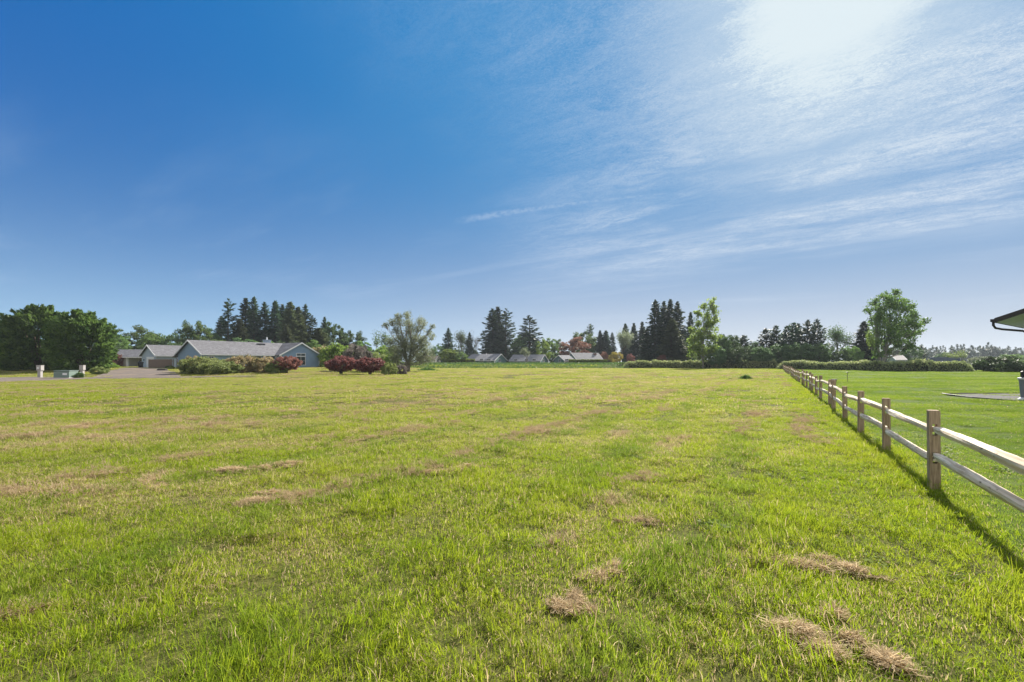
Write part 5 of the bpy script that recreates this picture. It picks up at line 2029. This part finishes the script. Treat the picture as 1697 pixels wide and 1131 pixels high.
# ---------------------------------------------------------------- lumps of raked hay
def mat_hay():
    m, k = new_mat('dry_hay')
    r = k.attr('rnd').outputs['Fac']
    c = k.mix(r, (.40, .30, .17, 1), (.88, .72, .47, 1))
    leafy(k, c, c, .5, .7, .15)
    return m


HAY = mat_hay()


def hay_lump(cx, cy_px, w, d, h, rz, label, seed):
    Y = EYE * F / (cy_px - HZ)
    x = px(cx, Y)
    r = np.random.RandomState(seed)
    n = int(2400 * w * d * 2 / (1.2 * .5) * .5) + 500
    # a few overlapping matted wisps strung along the clump, with stray straws round them
    K = 5
    kc = np.stack([np.linspace(-.36, .36, K) * w + r.normal(0, .06, K) * w, r.normal(0, .26, K) * d], 1)
    ks = r.uniform(.2, 1.0, K); kr = r.normal(0, .5, K)
    ki = r.choice(K, n, p=ks / ks.sum())
    e = r.normal(0, 1, (n, 2)) * np.array([w * .15, d * .17]) * ks[ki][:, None]
    X = kc[ki, 0] + e[:, 0] * np.cos(kr[ki]) - e[:, 1] * np.sin(kr[ki]); Yy = kc[ki, 1] + e[:, 0] * np.sin(kr[ki]) + e[:, 1] * np.cos(kr[ki])
    q2 = (e[:, 0] / (w * .15)) ** 2 + (e[:, 1] / (d * .17)) ** 2
    Z = h * .5 * ks[ki] * np.exp(-.35 * q2) * (.2 + 1.3 * fbm(X * 9 + 50, Yy * 9 + 50, seed)) + r.normal(0, .008, n)
    P = np.stack([X, Yy, np.maximum(Z, .01)], 1)
    az = r.normal(0, .9, n) + .3
    u = unit(np.stack([np.cos(az), np.sin(az), r.normal(0, .28, n)], 1))
    v = unit(np.cross(u, r.normal(0, .4, (n, 3)) + np.array([0, 0, 1.0])))
    # bent straws: two cards end to end
    L = r.uniform(.03, .085, n)
    V = []
    wv = (v.T * r.uniform(.0012, .0024, n)).T
    b = u + r.normal(0, .35, (n, 3))
    p0 = P - u * L[:, None]; p1 = P; p2 = P + unit(b) * L[:, None]
    p2[:, 2] = np.maximum(p2[:, 2], .0); p0[:, 2] = np.maximum(p0[:, 2], .0)
    V = np.stack([p0 - wv, p0 + wv, p1 + wv, p1 - wv, p2 + wv, p2 - wv], 1).reshape(-1, 3)
    o = (np.arange(n) * 6)[:, None]
    q_ = np.concatenate([o + np.array([0, 1, 2, 3]), o + np.array([3, 2, 4, 5])], 1)
    me = np_mesh('hay_clump', V, q_.ravel(), np.full(2 * n, 4), HAY, np.repeat(np.clip(r.uniform(0, 1, n) * (.55 + .6 * Z / h), 0, 1), 6))
    ob = link('hay_clump', me, None, (x, Y, h1(x, Y) + .015), rz)
    tag(ob, label, 'hay', 'clumps of dry cut grass lying in the meadow')


for i, a_ in enumerate((
        (1400, 1062, .62, .40, .12, -.55, 'biggest heaped clump of brown hay at the bottom right'),
        (1345, 935, .8, .34, .055, -.5, 'long flat strip of brown hay above the biggest heap'),
        (1375, 1020, .13, .12, .07, 0, 'small dark round hay knot beside the biggest heap'),
        (25, 1016, .50, .22, .08, .5, 'brown hay wisp at the lower left frame edge'),
        (1000, 950, .36, .2, .05, .4, 'pinkish matted hay patch at lower centre'),
        (955, 1005, .32, .2, .05, .9, 'ragged hay wisp below the matted patch at lower centre'),
        (1060, 862, .50, .26, .05, .1, 'flat hay tuft centre right above the matted patch'),
        (745, 782, .95, .35, .10, .5, 'pointed hay streak near the middle of the meadow'),
        (440, 777, 1.15, .5, .12, .2, 'widest tan hay streak left of the middle'),
        (440, 828, .5, .35, .09, 0, 'round tan hay lump below the widest streak'),
        (250, 806, .75, .4, .08, -.3, 'tan hay wisp in the straw covered left part of the meadow'),
        (885, 716, 1.0, .5, .09, .3, 'pale hay streak on the ridge line past the centre'),
        (455, 679, 1.6, .7, .13, 0, 'long far hay lump in the left part of the meadow'),
        (140, 708, 1.0, .6, .12, 0, 'far brown hay lump at the left of the meadow'),
        (1085, 659, 2.4, .9, .14, .6, 'far pale windrow of hay running toward the weed tuft'),
        (1010, 668, 1.4, .8, .12, .3, 'far broken hay row left of the pale windrow'))):
    hay_lump(*a_, 500 + i * 7)


# ---------------------------------------------------------------- air: even haze round everything, sky outside
def build_haze():
    m = bpy.data.materials.new('haze')
    m.use_nodes = True
    m.node_tree.nodes.clear()
    k = NT(m.node_tree)
    v = k.n('ShaderNodeVolumePrincipled')
    v.inputs['Color'].default_value = (.80, .90, 1.0, 1)
    v.inputs['Density'].default_value = HAZE
    v.inputs['Anisotropy'].default_value = 0.1
    o = k.n('ShaderNodeOutputMaterial')
    k.L.new(v.outputs[0], o.inputs['Volume'])
    ob = MB().box(-2400, 3000, -150, 2200, -1.5, 42).build('haze', m)
    tag(ob, kind='stuff')


HAZE = .0002
build_haze()
